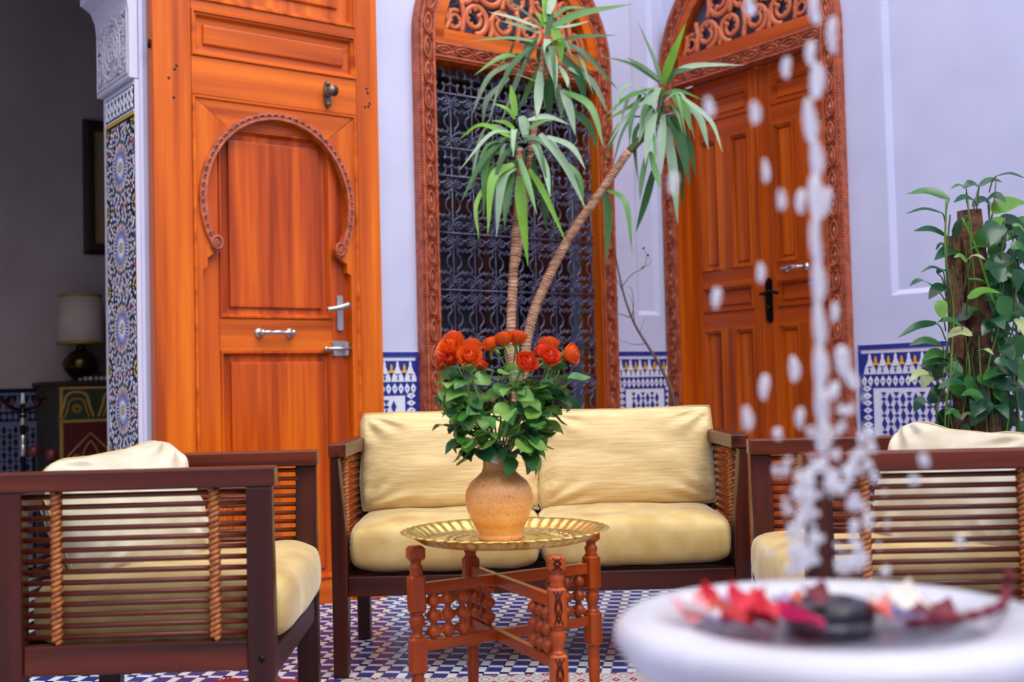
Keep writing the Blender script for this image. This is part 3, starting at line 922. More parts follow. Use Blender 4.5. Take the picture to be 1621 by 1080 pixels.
def grille():
    """wrought-iron screen: scroll panels between cross bars"""
    y = 0.012
    bars = [2.181, 1.943, 1.821, 1.573, 1.326, 1.075, 0.946, 0.70]
    x0, x1 = -.450, .450
    n = 8; cw = (x1 - x0) / n
    g = link('iron_grille', None, win)
    hb = MB()
    for z in bars: hb.tube([(x0, y - .006, z), (x1, y - .006, z)], .0045, 6)
    hb.build('cross_bars', 'iron', g)
    for i in range(n + 1):
        v = MB(); x = x0 + i * cw
        v.tube([(0, 0, .36), (0, 0, 2.31)], .0036, 6); v.build('upright', 'iron', g, (x, y + .004, 0))
    H = .245
    def spir(cx, cz, r, a0, d, turns=1.6):
        N = 26
        return [(cx + r * (1 - .82 * i / N) * math.cos(a0 + d * 2 * PI * turns * i / N), 0, cz + r * (1 - .82 * i / N) * math.sin(a0 + d * 2 * PI * turns * i / N)) for i in range(N + 1)]
    m_ = MB(); w = cw / .105
    for up in (1, -1):
        for s in (-1, 1):
            cz = up * (H / 2 - .032)
            m_.tube([(x * w, yy, z) for x, yy, z in spir(s * .023, cz, .023, PI / 2 * up, -s * up)], .0043, 5)
            # shoulder from the bar round under the spirals to the collar
            m_.tube(spline([(s * .050 * w, 0, up * (H / 2 - .030)), (s * .046 * w, 0, up * (H / 2 - .055)), (s * .026 * w, 0, up * (H / 2 - .070)), (0, 0, up * (H / 2 - .076))], 5), .0042, 5)
            m_.tube(spline([(s * .034 * w, 0, up * .044), (s * .036 * w, 0, up * .032), (s * .022 * w, 0, up * .018), (s * .017 * w, 0, 0)], 5), .0042, 5)
            m_.tube(spline([(s * .034 * w, 0, up * .044), (s * .020 * w, 0, up * .050), (s * .012 * w, 0, up * .040), (0, 0, up * .050)], 4), .003, 5)
            m_.ball((s * .0345 * w, 0, up * .045), .0055, 6, 4)
            m_.tube([(s * .048 * w, -.002, up * (H / 2 - .032)), (s * .053 * w, -.002, up * (H / 2 - .032))], .007, 6)
        m_.tube([(-.012 * w, -.003, up * (H / 2 - .032)), (.012 * w, -.003, up * (H / 2 - .032))], .0062, 6)
        m_.ball((0, -.002, up * (H / 2 - .070)), .0075, 6, 4)
        m_.ball((0, 0, up * .048), .006, 6, 4)
    scroll_me = m_.mesh('scroll_panel', 'iron')
    k_ = MB(); r = .0235
    for a in range(4):
        an = a * PI / 2
        cx, cz = .033 * math.cos(an) * w, .033 * math.sin(an)
        k_.tube([(cx + r * .9 * w * math.cos(an + PI + .55 + (2 * PI - 1.1) * i / 18), 0, cz + r * .9 * math.sin(an + PI + .55 + (2 * PI - 1.1) * i / 18)) for i in range(19)], .0043, 5)
    for s in (-1, 1): k_.tube([(s * .050 * w, -.002, 0), (s * .056 * w, -.002, 0)], .0065, 6)
    quat_me = k_.mesh('quatrefoil_panel', 'iron')
    tops = [2.300] + bars
    for a, c in zip(tops[:-1], tops[1:]):
        h = a - c
        for i in range(n):
            x = x0 + (i + .5) * cw
            o = link('quatrefoil' if h < .15 else 'scroll', quat_me if h < .15 else scroll_me, g, (x, y, (a + c) / 2))
            o.scale = (1, 1, h / (.118 if h < .15 else H))
grille()
sh = link('shutter', None, win, (0, .20, 0))
for x0, x1, mt_ in ((-.45, -.40, 'shutter'), (-.085, -.055, 'shutter'), (-.045, -.015, 'shutter'), (.22, .30, 'shutter'), (.30, .45, 'shutter')):
    q = MB(); q.box(x0, x1, -.02 if x0 > .2 else 0, .035, .36, 2.31); q.build('stile', mt_, sh, bevel=.004)
for z in (.36, 1.05, 1.70, 2.25):
    q = MB(); q.box(-.40, .22, .003, .03, z, z + .06); q.build('rail', 'shutter', sh)
for x0, x1 in ((-.40, -.10), (0, .22)):
    q = MB(); q.box(x0, x1, .012, .018, .42, 2.25); q.build('pane', 'pane', sh)


# ------------------------------------------------------------------ door_2: double leaf under the right-hand arch
d2 = thing('door_2', None, None, atD(XD, 0, 0), RD, kind='structure')
arched_frame(d2, 0.538, 0.085, ZC + .03, 2.358, 2.432, -0.045, 0.03, 'd2h', .05)
q = MB()
for s in (-1, 1): q.box(min(s * .440, s * .456), max(s * .440, s * .456), -.034, .10, 0, 2.36)
q.build('reveal_lining', 'd2v', d2)
q = MB(); half_disc(q, .43, ZC + .03, 2.44, .012); q.build('pane', 'pane_blue', d2)
PROF = [(0, .0), (.003, -.006), (.010, -.006), (.014, .002), (.020, .002), (.026, .016)]
def leaf(x0, x1, panels, uppers_z, col_lo):
    lf = link('door_leaf', None, d2, (0, .05, 0))
    fz = [0, .14, 1.155, 1.235, 1.362, 1.437, 2.078, 2.163, 2.290, 2.36]
    for a, c in ((x0, panels[0][0]), (panels[-1][1], x1)):
        q = MB(); q.box(a, c, 0, .04, 0, 2.36); q.build('stile', 'd2v', lf, bevel=.002)
    xi0, xi1 = panels[0][0], panels[-1][1]
    for a, c in ((0, .14), (1.155, 1.235), (1.362, 1.437), (2.078, 2.163), (2.290, 2.36)):
        q = MB(); q.box(xi0, xi1, 0, .04, a, c); q.build('rail', 'd2h', lf, bevel=.002)
    for a, c in ((.14, 1.155), (1.437, 2.078)):
        q = MB(); q.box(panels[0][1], panels[1][0], 0, .04, a, c); q.build('muntin', 'd2v', lf, bevel=.002)
    for (pa, pb, za, zb, mt_) in [(p[0], p[1], a, c, 'd2v') for p in panels for a, c in ((.14, 1.155), (1.437, 2.078))] + [(xi0, xi1, 1.235, 1.362, 'd2h'), (xi0, xi1, 2.163, 2.290, 'd2h')]:
        q = MB(); q.rings(pa, pb, za, zb, PROF + [(.030, .016), (.033, .008), (.036, .007)], True)
        q.build('panel', mt_, lf)
    return lf
ox = XD
l1 = leaf(.089 - ox, .553 - ox, [(.172 - ox, .298 - ox), (.366 - ox, .496 - ox)], None, None)
l2 = leaf(.556 - ox, .999 - ox, [(.634 - ox, .762 - ox), (.835 - ox, .945 - ox)], None, None)
q = MB(); q.box(.545 - ox, .562 - ox, -.012, .02, 0, 2.36); q.build('cover_strip', 'd2v', l1, bevel=.004)
q = MB(); cx = .590 - ox
q.prism(arc(cx, 1.355, .017, .018, 0, PI, 8) + arc(cx, 1.185, .017, .018, PI, 2 * PI, 8), -.010, 0)
q.tube([(cx, -.010, 1.302), (cx, -.045, 1.302)], .008, 8)
q.tube(spline([(cx, -.042, 1.302), (cx + .045, -.048, 1.305), (cx + .085, -.042, 1.296)], 5), .008, 8)
q.tube([(cx - .05, -.012, 1.302), (cx, -.012, 1.302)], .006, 8)
q.tube([(cx, -.008, 1.235), (cx, -.020, 1.235)], .012, 10)
q.build('door_lock', 'blackiron', l2)
q = MB(); xa, xb = .693 - ox, .804 - ox
for x in (xa, xb): q.tube([(x, 0, 1.405), (x, -.004, 1.405)], .017, 12); q.tube([(x, 0, 1.405), (x, -.035, 1.405)], .007, 8)
q.tube(spline([(xa - .006, -.035, 1.405), (xa + .02, -.042, 1.405), ((xa + xb) / 2, -.044, 1.405), (xb - .02, -.042, 1.405), (xb + .006, -.035, 1.405)], 4), [.006] * 4 + [.008] * 3 + [.011] * 4 + [.008] * 3 + [.006] * 3, 8)
q.build('door_pull', 'chrome', l2)
q = MB(); q.box(-.45, .45, .10, .12, 0, 2.4); q.build('door_back', 'shutter', d2)


# ------------------------------------------------------------------ door_1: great leaf folded back on the wall, with its wicket
d1 = thing('door_1', None, None, atW(-2.1435, 0, 0), RW, kind='structure')
YF = -0.07
XL, XR, HL, HR = -.3435, .3435, -.4895, .4455
for a, c in ((HL, XL), (XR, HR)):
    q = MB(); q.box(a + .0008, c - .0008, YF, -.012, 0.01, 3.25); q.build('stile', 'dv', d1, bevel=.003)
for a, c in ((2.0095, 2.153), (2.327, 2.363), (3.10, 3.25)):
    q = MB(); q.box(XL, XR, YF, -.012, a, c); q.build('rail', 'dh', d1, bevel=.002)
PR1 = [(0, YF), (.003, YF - .008), (.008, YF - .008), (.012, YF + .001), (.018, YF + .001), (.026, YF + .018)]
q = MB(); q.rings(XL, XR, 2.153, 2.327, PR1); q.build('panel_moulding', 'dh', d1)
q = MB(); q.rings(XL + .026, XR - .026, 2.179, 2.301, [(0, YF + .018), (.024, YF + .020), (.026, YF + .009), (.030, YF + .008)], True); q.build('panel', 'dh', d1)
q = MB(); q.rings(XL, XR, 2.363, 3.10, PR1); q.build('panel_moulding', 'dv', d1)
q = MB(); q.rings(XL + .026, XR - .026, 2.389, 3.07, [(0, YF + .018), (.045, YF + .020), (.047, YF + .009), (.052, YF + .008)], True); q.build('panel', 'dv', d1)
# spandrel boards round the horseshoe opening
RXh, RZh, CZh = .298, .322, 1.630
foot = math.asin((1.452 - CZh) / RZh)                 # negative
am_l, am_r = math.radians(128), math.radians(50)
def ap(a): return (RXh * math.cos(a), CZh + RZh * math.sin(a))
top = [ap(am_r + (am_l - am_r) * i / 18) for i in range(19)]
fx = abs(ap(foot)[0])
right = [ap(foot + (am_r - foot - .006) * i / 16) for i in range(17)]
legs = [(.308, 0.01), (.308, 1.36), (.290, 1.372), (.290, 1.405), (.268, 1.420), (.262, 1.440), (fx, 1.452)]
board_r = [(XR - .0008, 0.01), (XR - .0008, 2.005)] + right[::-1] + legs[::-1]
board_l = [(-x, z) for x, z in ([(XR - .0008, 0.01), (XR - .0008, 2.007)] + [ap(foot + (PI - am_l - foot) * i / 16) for i in range(17)][::-1] + legs[::-1])]
board_t = [(XR - .003, 2.007)] + top + [(XL + .001, 2.008)]
for pts, mt_ in ((board_l, 'dv'), (board_r, 'dv'), (board_t, 'dh')):
    q = MB(); q.prism(pts, YF + .004, -.036); q.build('spandrel_board', mt_, d1, bevel=.0015)
q = MB(); q.rings(XL, XR, 0.01, 2.009, [(0, YF + .002), (.003, YF - .004), (.010, YF - .004), (.015, YF + .005)]); q.build('edge_moulding', 'dh', d1)
q = MB()
N = 60; pr = []
a0, a1 = foot, PI - foot
vs = []
for i in range(N + 1):
    a = a0 + (a1 - a0) * i / N
    for dr, y in ((-.004, YF + .01), (-.004, YF - .010), (.024, YF - .010), (.024, YF + .01)):
        vs.append(((RXh + dr) * math.cos(a), y, CZh + (RZh + dr) * math.sin(a)))
q.add(vs, [(i * 4 + j, i * 4 + 4 + j, i * 4 + 4 + (j + 1) % 4, i * 4 + (j + 1) % 4) for i in range(N) for j in range(4)] + [(0, 1, 2, 3), (N * 4 + 3, N * 4 + 2, N * 4 + 1, N * 4)])
for s in (-1, 1):
    x, z = s * (fx + .008), 1.462
    q.tube([(x + .020 * math.cos(2 * PI * i / 20), YF - .008, z + .024 * math.sin(2 * PI * i / 20)) for i in range(20)], .006, 6, True)
    q.prism(ngon(x, z - .005, .022, .030, 16), YF - .006, YF + .012)
arch_t = q.build('arch_moulding', 'carve', d1)
q = MB()
K = 44
for k in range(K):
    a = a0 + .12 + (a1 - a0 - .24) * (k + .5) / K
    c = Vector(((RXh + .012) * math.cos(a), YF - .011, CZh + (RZh + .012) * math.sin(a)))
    t = Vector((-math.sin(a), 0, math.cos(a))); n_ = Vector((math.cos(a), 0, math.sin(a)))
    q.tube([c + t * (.0095 * math.cos(u)) + n_ * (.010 * math.sin(u) - .004) for u in [PI * i / 6 for i in range(7)]], .0028, 4)
    q.add([c + t * (.006 * math.cos(u)) + n_ * (.006 * math.sin(u) - .004) + Vector((0, -.0006, 0)) for u in [PI * i / 5 for i in range(6)]], [(0, 1, 2, 3, 4, 5)], 1)  # dark half-disc painted in as the shade of each scallop hollow
q.build('scallop_carving', ['carve', 'nail'], arch_t, kind='stuff')
# wicket door
wk = link('wicket_door', None, d1)
YW = -.036
for a, c in ((-.325, -.234), (.234, .325)):
    q = MB(); q.box(a, c, YW, -.010, .012, 1.99); q.build('stile', 'dd', wk, bevel=.002)
for a, c in ((1.063, 1.185), (1.905, 1.99), (.012, .17)):
    q = MB(); q.box(-.234, .234, YW, -.010, a, c); q.build('rail', 'dh', wk, bevel=.002)
PR2 = [(0, YW), (.003, YW - .007), (.009, YW - .007), (.013, YW + .001), (.020, YW + .012)]
for z0, z1 in ((1.185, 1.905), (.17, 1.063)):
    q = MB(); q.rings(-.234, .234, z0, z1, PR2); q.build('panel_moulding', 'dd', wk)
    q = MB(); q.rings(-.214, .214, z0 + .020, z1 - .020, [(0, YW + .012), (.022, YW + .014), (.024, YW + .002), (.030, YW + .001)], True); q.build('panel', 'dd', wk)
# ironmongery
q = MB(); xa, xb, z = -.078, .049, 1.131
for x in (xa, xb):
    q.tube([(x, YW, z), (x, YW - .006, z)], .018, 14); q.tube([(x, YW, z), (x, YW - .034, z)], .007, 8); q.ball((x, YW - .034, z), .012, 10, 6)
q.tube([(xa + (xb - xa) * i / 12, YW - .038, z) for i in range(13)], [.006, .008, .010, .008, .007, .009, .010, .009, .007, .008, .010, .008, .006], 10)
q.build('pull_handle', 'steel', wk, label='worn steel bow handle')
q = MB(); x = .267
q.prism(arc(x, 1.275, .013, .008, 0, PI, 6) + arc(x, 1.150, .013, .008, PI, 2 * PI, 6), YW - .008, YW)
q.tube([(x, YW, 1.232), (x, YW - .045, 1.232)], .008, 8)
q.tube(spline([(x + .022, YW - .044, 1.244), (x - .02, YW - .048, 1.232), (x - .075, YW - .044, 1.222)], 5), [.012] * 6 + [.010] * 5, 8)
q.prism(ngon(x, 1.163, .004, .008, 8), YW - .0095, YW - .0082)
q.build('lever_handle', 'steel', wk, label='white metal lever on a long back plate')
q = MB(); x, z = .262, 1.070
q.box(x - .035, x + .035, YW - .005, YW, z - .028, z + .030)
for dx in (-.026, .026):
    q.box(x + dx - .008, x + dx + .008, YW - .020, YW, z - .026, z + .026)
q.tube([(x - .065, YW - .018, z), (x + .062, YW - .018, z)], .007, 8); q.ball((x - .065, YW - .018, z), .010, 8, 6)
q.build('slide_bolt', 'steel', wk)
q = MB(); x, z = .212, 2.077
q.prism(ngon(x, z, .018, .056, 12), YF - .007, YF)
q.tube([(x, YF, z), (x, YF - .030, z)], .012, 10)
q.tube([(x, YF - .028, z + .010), (x + .004, YF - .052, z + .006)], [.018, .023], 14)
q.ball((x, YF - .012, z - .040), .012, 8, 6); q.ball((x, YF - .008, z + .042), .010, 8, 6)
q.build('door_knocker', 'bronze', d1, label='dark bronze thumb piece on an oval plate')
for x, z in ((.393, 2.125), (.397, 2.108), (.383, 2.050), (.399, 2.053), (.405, 2.066), (-.40, 2.105), (-.408, 2.09), (-.43, 2.055), (-.412, 1.985)):
    q = MB(); q.tube([(0, 0, 0), (0, -.0015, 0)], .0055, 8); q.build('nail', 'nail', d1, (x, YF, z))
q = MB()
for z in (.35, 1.98, 2.95): q.tube([(HL - .004, YF + .02, z + .18), (HL - .004, YF + .02, z + .21)], .006, 8)
q.build('hinges', 'blackiron', d1)
# ================================================================== FURNITURE
def make_seat(name, label, cat, w, d, loc, rz, group=None):
    t = thing(name, label, cat, loc, rz, group)
    hw, hd = w / 2, d / 2
    tx, py_ = .046, .060
    for s in (-1, 1):
        # front leg post: outer side straight, inner side swelling below the arm (seen from the front)
        prof = [(0, 0), (0, .690), (.026, .690), (.031, .62), (.040, .54), (.047, .46), (.050, .38), (.050, .26), (.046, 0)]
        q = MB(); q.prism([(s * (hw - x), z) for x, z in prof], -hd, -hd + py_); q.build('leg', 'cz', t, bevel=.004)
        q = MB(); q.box(min(s * hw, s * (hw - tx)), max(s * hw, s * (hw - tx)), hd - py_, hd, 0, .690); q.build('leg', 'cz', t, bevel=.004)
        q = MB(); q.box(min(s * (hw + .004), s * (hw - .052)), max(s * (hw + .004), s * (hw - .052)), -hd - .006, hd + .004, .690, .735); q.build('arm_rail', 'cy', t, bevel=.005)
        q = MB(); q.box(min(s * (hw - .008), s * (hw - .040)), max(s * (hw - .008), s * (hw - .040)), -hd + py_, hd - py_, .278, .345); q.build('side_rail', 'cy', t, bevel=.003)
        rod = MB(); rod.tube([(0, -hd + py_ - .008, 0), (0, hd - py_ + .008, 0)], .0062, 8); rme = rod.mesh('rod', 'cy')
        for k in range(14):
            link('rod', rme, t, (s * (hw - .024), 0, .362 + k * .0243))
        for yc in (-hd + .135, hd - .130):
            c = MB()
            xx = s * (hw - .024)
            for ph in (0, PI):
                c.tube([(xx + .0105 * math.cos(ph + u * 2 * PI * 14 / 112), yc + .0085 * math.sin(ph + u * 2 * PI * 14 / 112), .348 + .341 * u / 112) for u in range(113)], .0062, 6)
            c.build('twisted_cord', 'cord', t)
        q = MB(); q.tube([(s * hw, -hd + .028, .305), (s * (hw + .003), -hd + .028, .305)], .007, 10); q.build('bolt', 'blackiron', t)
    q = MB(); q.box(-hw + .050, hw - .050, -hd + .006, -hd + .036, .253, .315); q.build('front_apron', 'cx', t, bevel=.003)
    q = MB(); q.box(-hw + tx, hw - tx, hd - .040, hd - .010, .253, .345); q.build('back_apron', 'cx', t, bevel=.003)
    q = MB(); q.box(-hw + tx, hw - tx, hd - .045, hd - .010, .635, .69); q.build('back_rail', 'cx', t, bevel=.004)
    rod = MB(); rod.tube([(-hw + tx - .006, 0, 0), (hw - tx + .006, 0, 0)], .0062, 8); rme = rod.mesh('rod', 'cx')
    for k in range(11): link('rod', rme, t, (0, hd - .026, .37 + k * .0243))
    q = MB()
    for k in range(6):
        y = -hd + .06 + k * (d - .12) / 5
        q.box(-hw + .040, hw - .040, y - .03, y + .03, .298, .314)
    q.build('seat_slats', 'cx', t)
    return t


def cushion(name, label, w, d, t, e, mat_, loc, rot, n=6, k=.4, pinch=.03, seed=1, wr=.006, group=None, N=30, cat='cushion', sag=0.0, ears=0.0, pipe=True, rnd=.10):
    """soft cushion: w (x) by d (z) face, t thick in y, e = thickness at the rim; origin at the centre"""
    rr = random.Random(seed)
    off = Vector((seed * 7.3, seed * 3.1, 0))
    q = MB()
    def P(i, j, s):
        u, v = -1 + 2 * i / N, -1 + 2 * j / N
        u = math.copysign(abs(u) ** .72, u); v = math.copysign(abs(v) ** .72, v)
        f = max(0, (1 - abs(u) ** n) * (1 - abs(v) ** n)) ** k
        r2 = max(abs(u), abs(v))
        x = u * w / 2 * (1 - pinch * (1 - v * v)) if True else 0
        z = v * d / 2 * (1 - pinch * (1 - u * u))
        x *= math.sqrt(1 - rnd * v ** 6); z *= math.sqrt(1 - rnd * u ** 6)
        if ears: x += math.copysign(ears, u) * (abs(u) * abs(v)) ** 6; z += math.copysign(ears, v) * (abs(u) * abs(v)) ** 6
        y = s * (e / 2 + (t - e) / 2 * f)
        p = Vector((u * 2.2, v * 2.2, s)) + off
        # creases radiate from the corners, gather along the edges
        fold = 0
        for cu in (-1, 1):
            for cv in (-1, 1):
                du, dv = u - cu, v - cv
                rr_ = math.hypot(du, dv)
                fold += math.sin(math.atan2(dv, du) * 13 + seed) * math.exp(-((rr_ - .38) / .26) ** 2)
        gather = math.sin(u * 21 + seed + 1.7 * math.sin(v * 3)) * max(0, (abs(v) - .72)) * 2.4 + math.sin(v * 17 + seed) * max(0, (abs(u) - .74)) * 2.4
        y += s * (wr * (fold + gather * .6) * min(1, f * 3) + .010 * (t / .15) * noise.noise(p) * f)
        z += sag * (1 - u * u) * (v > 0) * v
        if abs(v) > .98 or abs(u) > .98:
            z += .006 * noise.noise(p * 1.3); x += .005 * noise.noise(p * 1.7)
        return (x, y, z)
    idx = {}
    for s in (-1, 1):
        for i in range(N + 1):
            for j in range(N + 1): idx[(s, i, j)] = len(q.v); q.v.append(P(i, j, s))
    def face(a, b, c, dd): q.f.append((a, b, c, dd)); q.mi.append(0); q.sm.append(True)
    for i in range(N):
        for j in range(N):
            face(idx[(-1, i, j)], idx[(-1, i + 1, j)], idx[(-1, i + 1, j + 1)], idx[(-1, i, j + 1)])
            face(idx[(1, i, j)], idx[(1, i, j + 1)], idx[(1, i + 1, j + 1)], idx[(1, i + 1, j)])
    rim = [(i, 0) for i in range(N)] + [(N, j) for j in range(N)] + [(i, N) for i in range(N, 0, -1)] + [(0, j) for j in range(N, 0, -1)]
    for a in range(len(rim)):
        c = rim[(a + 1) % len(rim)]
        face(idx[(-1,) + rim[a]], idx[(1,) + rim[a]], idx[(1,) + c], idx[(-1,) + c])
    o = q.build(name, mat_, None, loc, rot)
    tag(o, label, cat, group)
    ss = o.modifiers.new('soft', 'SUBSURF'); ss.levels = ss.render_levels = 1
    for s, nm_ in ((-1, 'piping'), (1, 'piping')) if pipe else ():
        pp = [Vector(q.v[idx[(s,) + r]]) for r in rim[::2]]
        g = MB(); g.tube(pp, .0028, 5, True); g.build('piping', 'piping' if s < 0 else 'seam', o)
    return o


SOFA = Vector((.075, 4.015, 0))
make_seat('sofa', 'two-seat dark wooden sofa with rod-filled arms standing in the corner of the courtyard', 'sofa', 1.32, .63, SOFA, 0)
make_seat('armchair', 'dark wooden armchair at left, facing right, with corded rod sides, before the great door', 'armchair', .75, .62, (-.872, 3.015, 0), PI / 2 + .03, 'pair of wooden armchairs')
make_seat('armchair', 'dark wooden armchair at right, facing left, partly behind the fountain spray', 'armchair', .75, .62, (.975, 3.01, 0), -PI / 2 - .03, 'pair of wooden armchairs')
for x, lab, sd in ((-.307, 'left gold velvet seat cushion on the sofa, behind the tray table', 3), (.307, 'right gold velvet seat cushion on the sofa', 5)):
    cushion('seat_cushion', lab, .616, .60, .172, .085, 'velvet_seat', SOFA + Vector((x, -.016, .402)), (-PI / 2, 0, 0), n=6, k=.5, pinch=-.010, seed=sd, wr=.0012, pipe=False, group='sofa seat cushions')
for x, dz, ry, lab, sd in ((-.306, -.008, .003, 'left champagne gold back cushion on the sofa, partly hidden by the roses', 8), (.318, -.012, -.012, 'right champagne gold back cushion on the sofa, with a raised right corner', 12)):
    cushion('back_cushion', lab, .640, .352, .185, .035, 'velvet', SOFA + Vector((x, .168, .652 + dz)), (-.17, ry, 0), n=3.4, k=.5, pinch=.012, seed=sd, wr=.008, group='sofa back cushions', N=36, ears=.004)
cushion('seat_cushion', 'gold velvet seat cushion on the left armchair', .655, .60, .176, .085, 'velvet_seat', (-.836, 3.015, .404), (-PI / 2, 0, PI / 2 + .03), n=6, k=.5, pinch=-.01, seed=21, wr=.0012, pipe=False, group='armchair seat cushions')
cushion('seat_cushion', 'pale gold seat cushion on the right armchair, its front edge showing beside the spray', .655, .60, .176, .085, 'velvet_seat', (.940, 3.01, .404), (-PI / 2, 0, -PI / 2 - .03), n=6, k=.5, pinch=-.01, seed=23, wr=.0012, pipe=False, group='armchair seat cushions')
cushion('throw_pillow', 'pale cream pillow slumped in the left armchair', .43, .36, .20, .02, 'velvet_pale', (-.992, 2.99, .610), (-.42, -.12, 1.0), n=2.6, k=.5, pinch=.0, seed=31, wr=.014, sag=-.025, rnd=.3, group='armchair pillows', ears=.0)
cushion('throw_pillow', 'pale cream pillow with a dark seam slumped in the right armchair', .43, .38, .20, .02, 'velvet_pale', (1.128, 3.02, .604), (-.40, .08, -.95), n=2.6, k=.5, pinch=.0, seed=37, wr=.014, sag=-.03, rnd=.3, group='armchair pillows', ears=.0)

# ------------------------------------------------------------------ folding tea table, brass tray, vase
TC = Vector((-.030, 3.0, .0068))
tb = thing('tea_table', 'orange-brown turned wooden folding stand with lattice panels carrying the brass tray', 'table', TC)
LEG = {'A': Vector((-.222, -.085, 0)), 'C': Vector((.230, .19, 0)), 'B': Vector((.118, -.30, 0)), 'D': Vector((-.098, .215, 0))}
def turned(mb, secs):
    for kind, z0, z1, r in secs:
        if kind == 'b':
            c, h = r * .30, r
            o = [(-h + c, -h), (h - c, -h), (h, -h + c), (h, h - c), (h - c, h), (-h + c, h), (-h, h - c), (-h, -h + c)]
            k = .006
            vs = [(x * .72, y * .72, z0) for x, y in o] + [(x, y, z0 + k) for x, y in o] + [(x, y, z1 - k) for x, y in o] + [(x * .72, y * .72, z1) for x, y in o]
            mb.add(vs, [tuple(range(7, -1, -1)), tuple(range(24, 32))] + [(l * 8 + j, l * 8 + (j + 1) % 8, l * 8 + 8 + (j + 1) % 8, l * 8 + 8 + j) for l in range(3) for j in range(8)])
        else:
            h = z1 - z0
            mb.lathe([(r * a, z0 + h * t) for t, a in kind], 14)
VASE1 = [(0, .75), (.06, .95), (.10, .70), (.18, .62), (.35, .70), (.6, 1.0), (.8, .9), (.88, .68), (.94, .95), (1, .75)]
NECK = [(0, .8), (.12, 1.0), (.2, .8), (.45, 1.0), (.6, .95), (.72, .72), (.86, .72), (.93, .95), (1, .8)]
FOOT = [(0, .5), (.06, .55), (.5, .80), (.80, .95), (.84, .7), (.90, .98), (.95, .8), (1, .9)]
SECS = [(FOOT, 0, .195, .018), ('b', .192, .283, .0205), (VASE1, .280, .345, .020), ('b', .342, .434, .0205), (NECK, .431, .474, .018), ('b', .471, .506, .021)]
for k, p in LEG.items():
    ang = math.atan2(p.y, p.x)
    q = MB(); turned(q, SECS)
    lg = q.build('leg', 'tz', tb, p, (0, 0, ang - PI / 2 if k in 'AC' else ang + PI / 2))
    if k == 'B':                                       # dark burnt-in lattice on the leg nearest the camera
        g = MB()
        for z0, z1 in ((.474, .503), (.350, .428), (.200, .276)):
            for s in (-1, 1):
                g.tube([(s * .011, -.0212, z0), (s * -.008, -.0212, z0 + (z1 - z0) * .55), (0, -.0212, z1 - .002)], .0013, 4)
                g.tube([(s * .011, -.0212, z1), (s * -.009, -.0212, z0 + (z1 - z0) * .45), (0, -.0212, z0 + .003)], .0013, 4)
        g.build('burnt_ornament', 'blackiron', lg, (0, 0, 0), (0, 0, 0))
        lg.rotation_euler = (0, 0, .12)
for a, c in (('A', 'C'), ('D', 'B')):
    p, e = LEG[a], LEG[c]
    dv = e - p; L_ = dv.length; ang = math.atan2(dv.y, dv.x)
    dz = 0 if a == 'A' else -.001
    for z0, z1 in ((.386, .414), (.246, .272)):
        q = MB(); q.box(.018, L_ - .018, -.0095, .0095, z0 + dz, z1 + dz); q.build('stretcher', 'tx', tb, p, (0, 0, ang), bevel=.002)
    for side in (0, 1):
        g = MB()
        for i in range(3):
            x = .046 + i * .041
            if side: x = L_ - x
            zz = [.272, .276, .283, .287, .296, .312, .328, .342, .358, .372, .386]
            prof = []
            for b_ in range(3):
                c0 = .272 + .019 + b_ * .038
                prof += [(.0065, c0 - .019), (.009, c0 - .017), (.0065, c0 - .015), (.014, c0 - .011), (.0185, c0 - .004), (.0185, c0 + .004), (.014, c0 + .011), (.0065, c0 + .015), (.009, c0 + .017)]
            g.lathe(prof + [(.0045, .386)], 8, c=(x, 0, 0))
            if i < 2:
                for b_ in range(3):
                    x2 = x + (.041 if not side else -.041)
                    g.tube([(x, 0, .291 + b_ * .038), (x2, 0, .291 + b_ * .038)], .0075, 6)
        g.build('lattice_panel', 'tz', tb, p, (0, 0, ang), kind=None)
# tray
tr = MB()
def fl(a, z): return 1 + .016 * math.cos(48 * a) * max(0, min(1, (z + .002) / .012)) * (1 if z < .0205 else 1.1)
prof = [(0, 0), (.208, 0), (.214, .001), (.228, .012), (.244, .021), (.256, .024), (.262, .0235), (.262, .0215), (.255, .021), (.243, .017), (.229, .008), (.216, -.003), (.208, -.0035), (0, -.0035)]
tr.lathe(prof, 288, wob=fl)
tray = tr.build('brass_tray', 'brass', None, TC + Vector((.0, 0, .510)))
tag(tray, 'round brass tray with a fluted rim lying on the tea table', 'tray')
g = MB()
for r in (.05, .09, .12, .15, .18, .203): g.tube([(r * math.cos(2 * PI * i / 64), r * math.sin(2 * PI * i / 64), .0004) for i in range(64)], .0012, 4, True)
for k in range(36):
    a = 2 * PI * k / 36
    g.tube([(.125 * math.cos(a), .125 * math.sin(a), .0004), (.137 * math.cos(a + .07), .137 * math.sin(a + .07), .0004), (.147 * math.cos(a), .147 * math.sin(a), .0004)], .0012, 4)
    g.tube([(.155 * math.cos(a), .155 * math.sin(a), .0004), (.167 * math.cos(a - .06), .167 * math.sin(a - .06), .0004), (.178 * math.cos(a), .178 * math.sin(a), .0004)], .0012, 4)
g.build('engraved_rings', 'brass_rim', tray)
VB = TC + Vector((-.012, -.025, .5105))
q = MB()
q.lathe([(.0, 0), (.053, 0), (.057, .004), (.056, .011), (.052, .015), (.060, .026), (.074, .052), (.084, .082), (.0865, .104), (.083, .126), (.071, .146), (.054, .160), (.044, .170), (.0395, .184), (.039, .198), (.041, .210), (.0425, .217), (.040, .219), (.036, .210), (.035, .19), (.05, .15), (.0, .12)], 48)
vase = q.build('vase', 'clay', None, VB)
tag(vase, 'speckled tan clay vase holding the orange roses on the brass tray', 'vase')


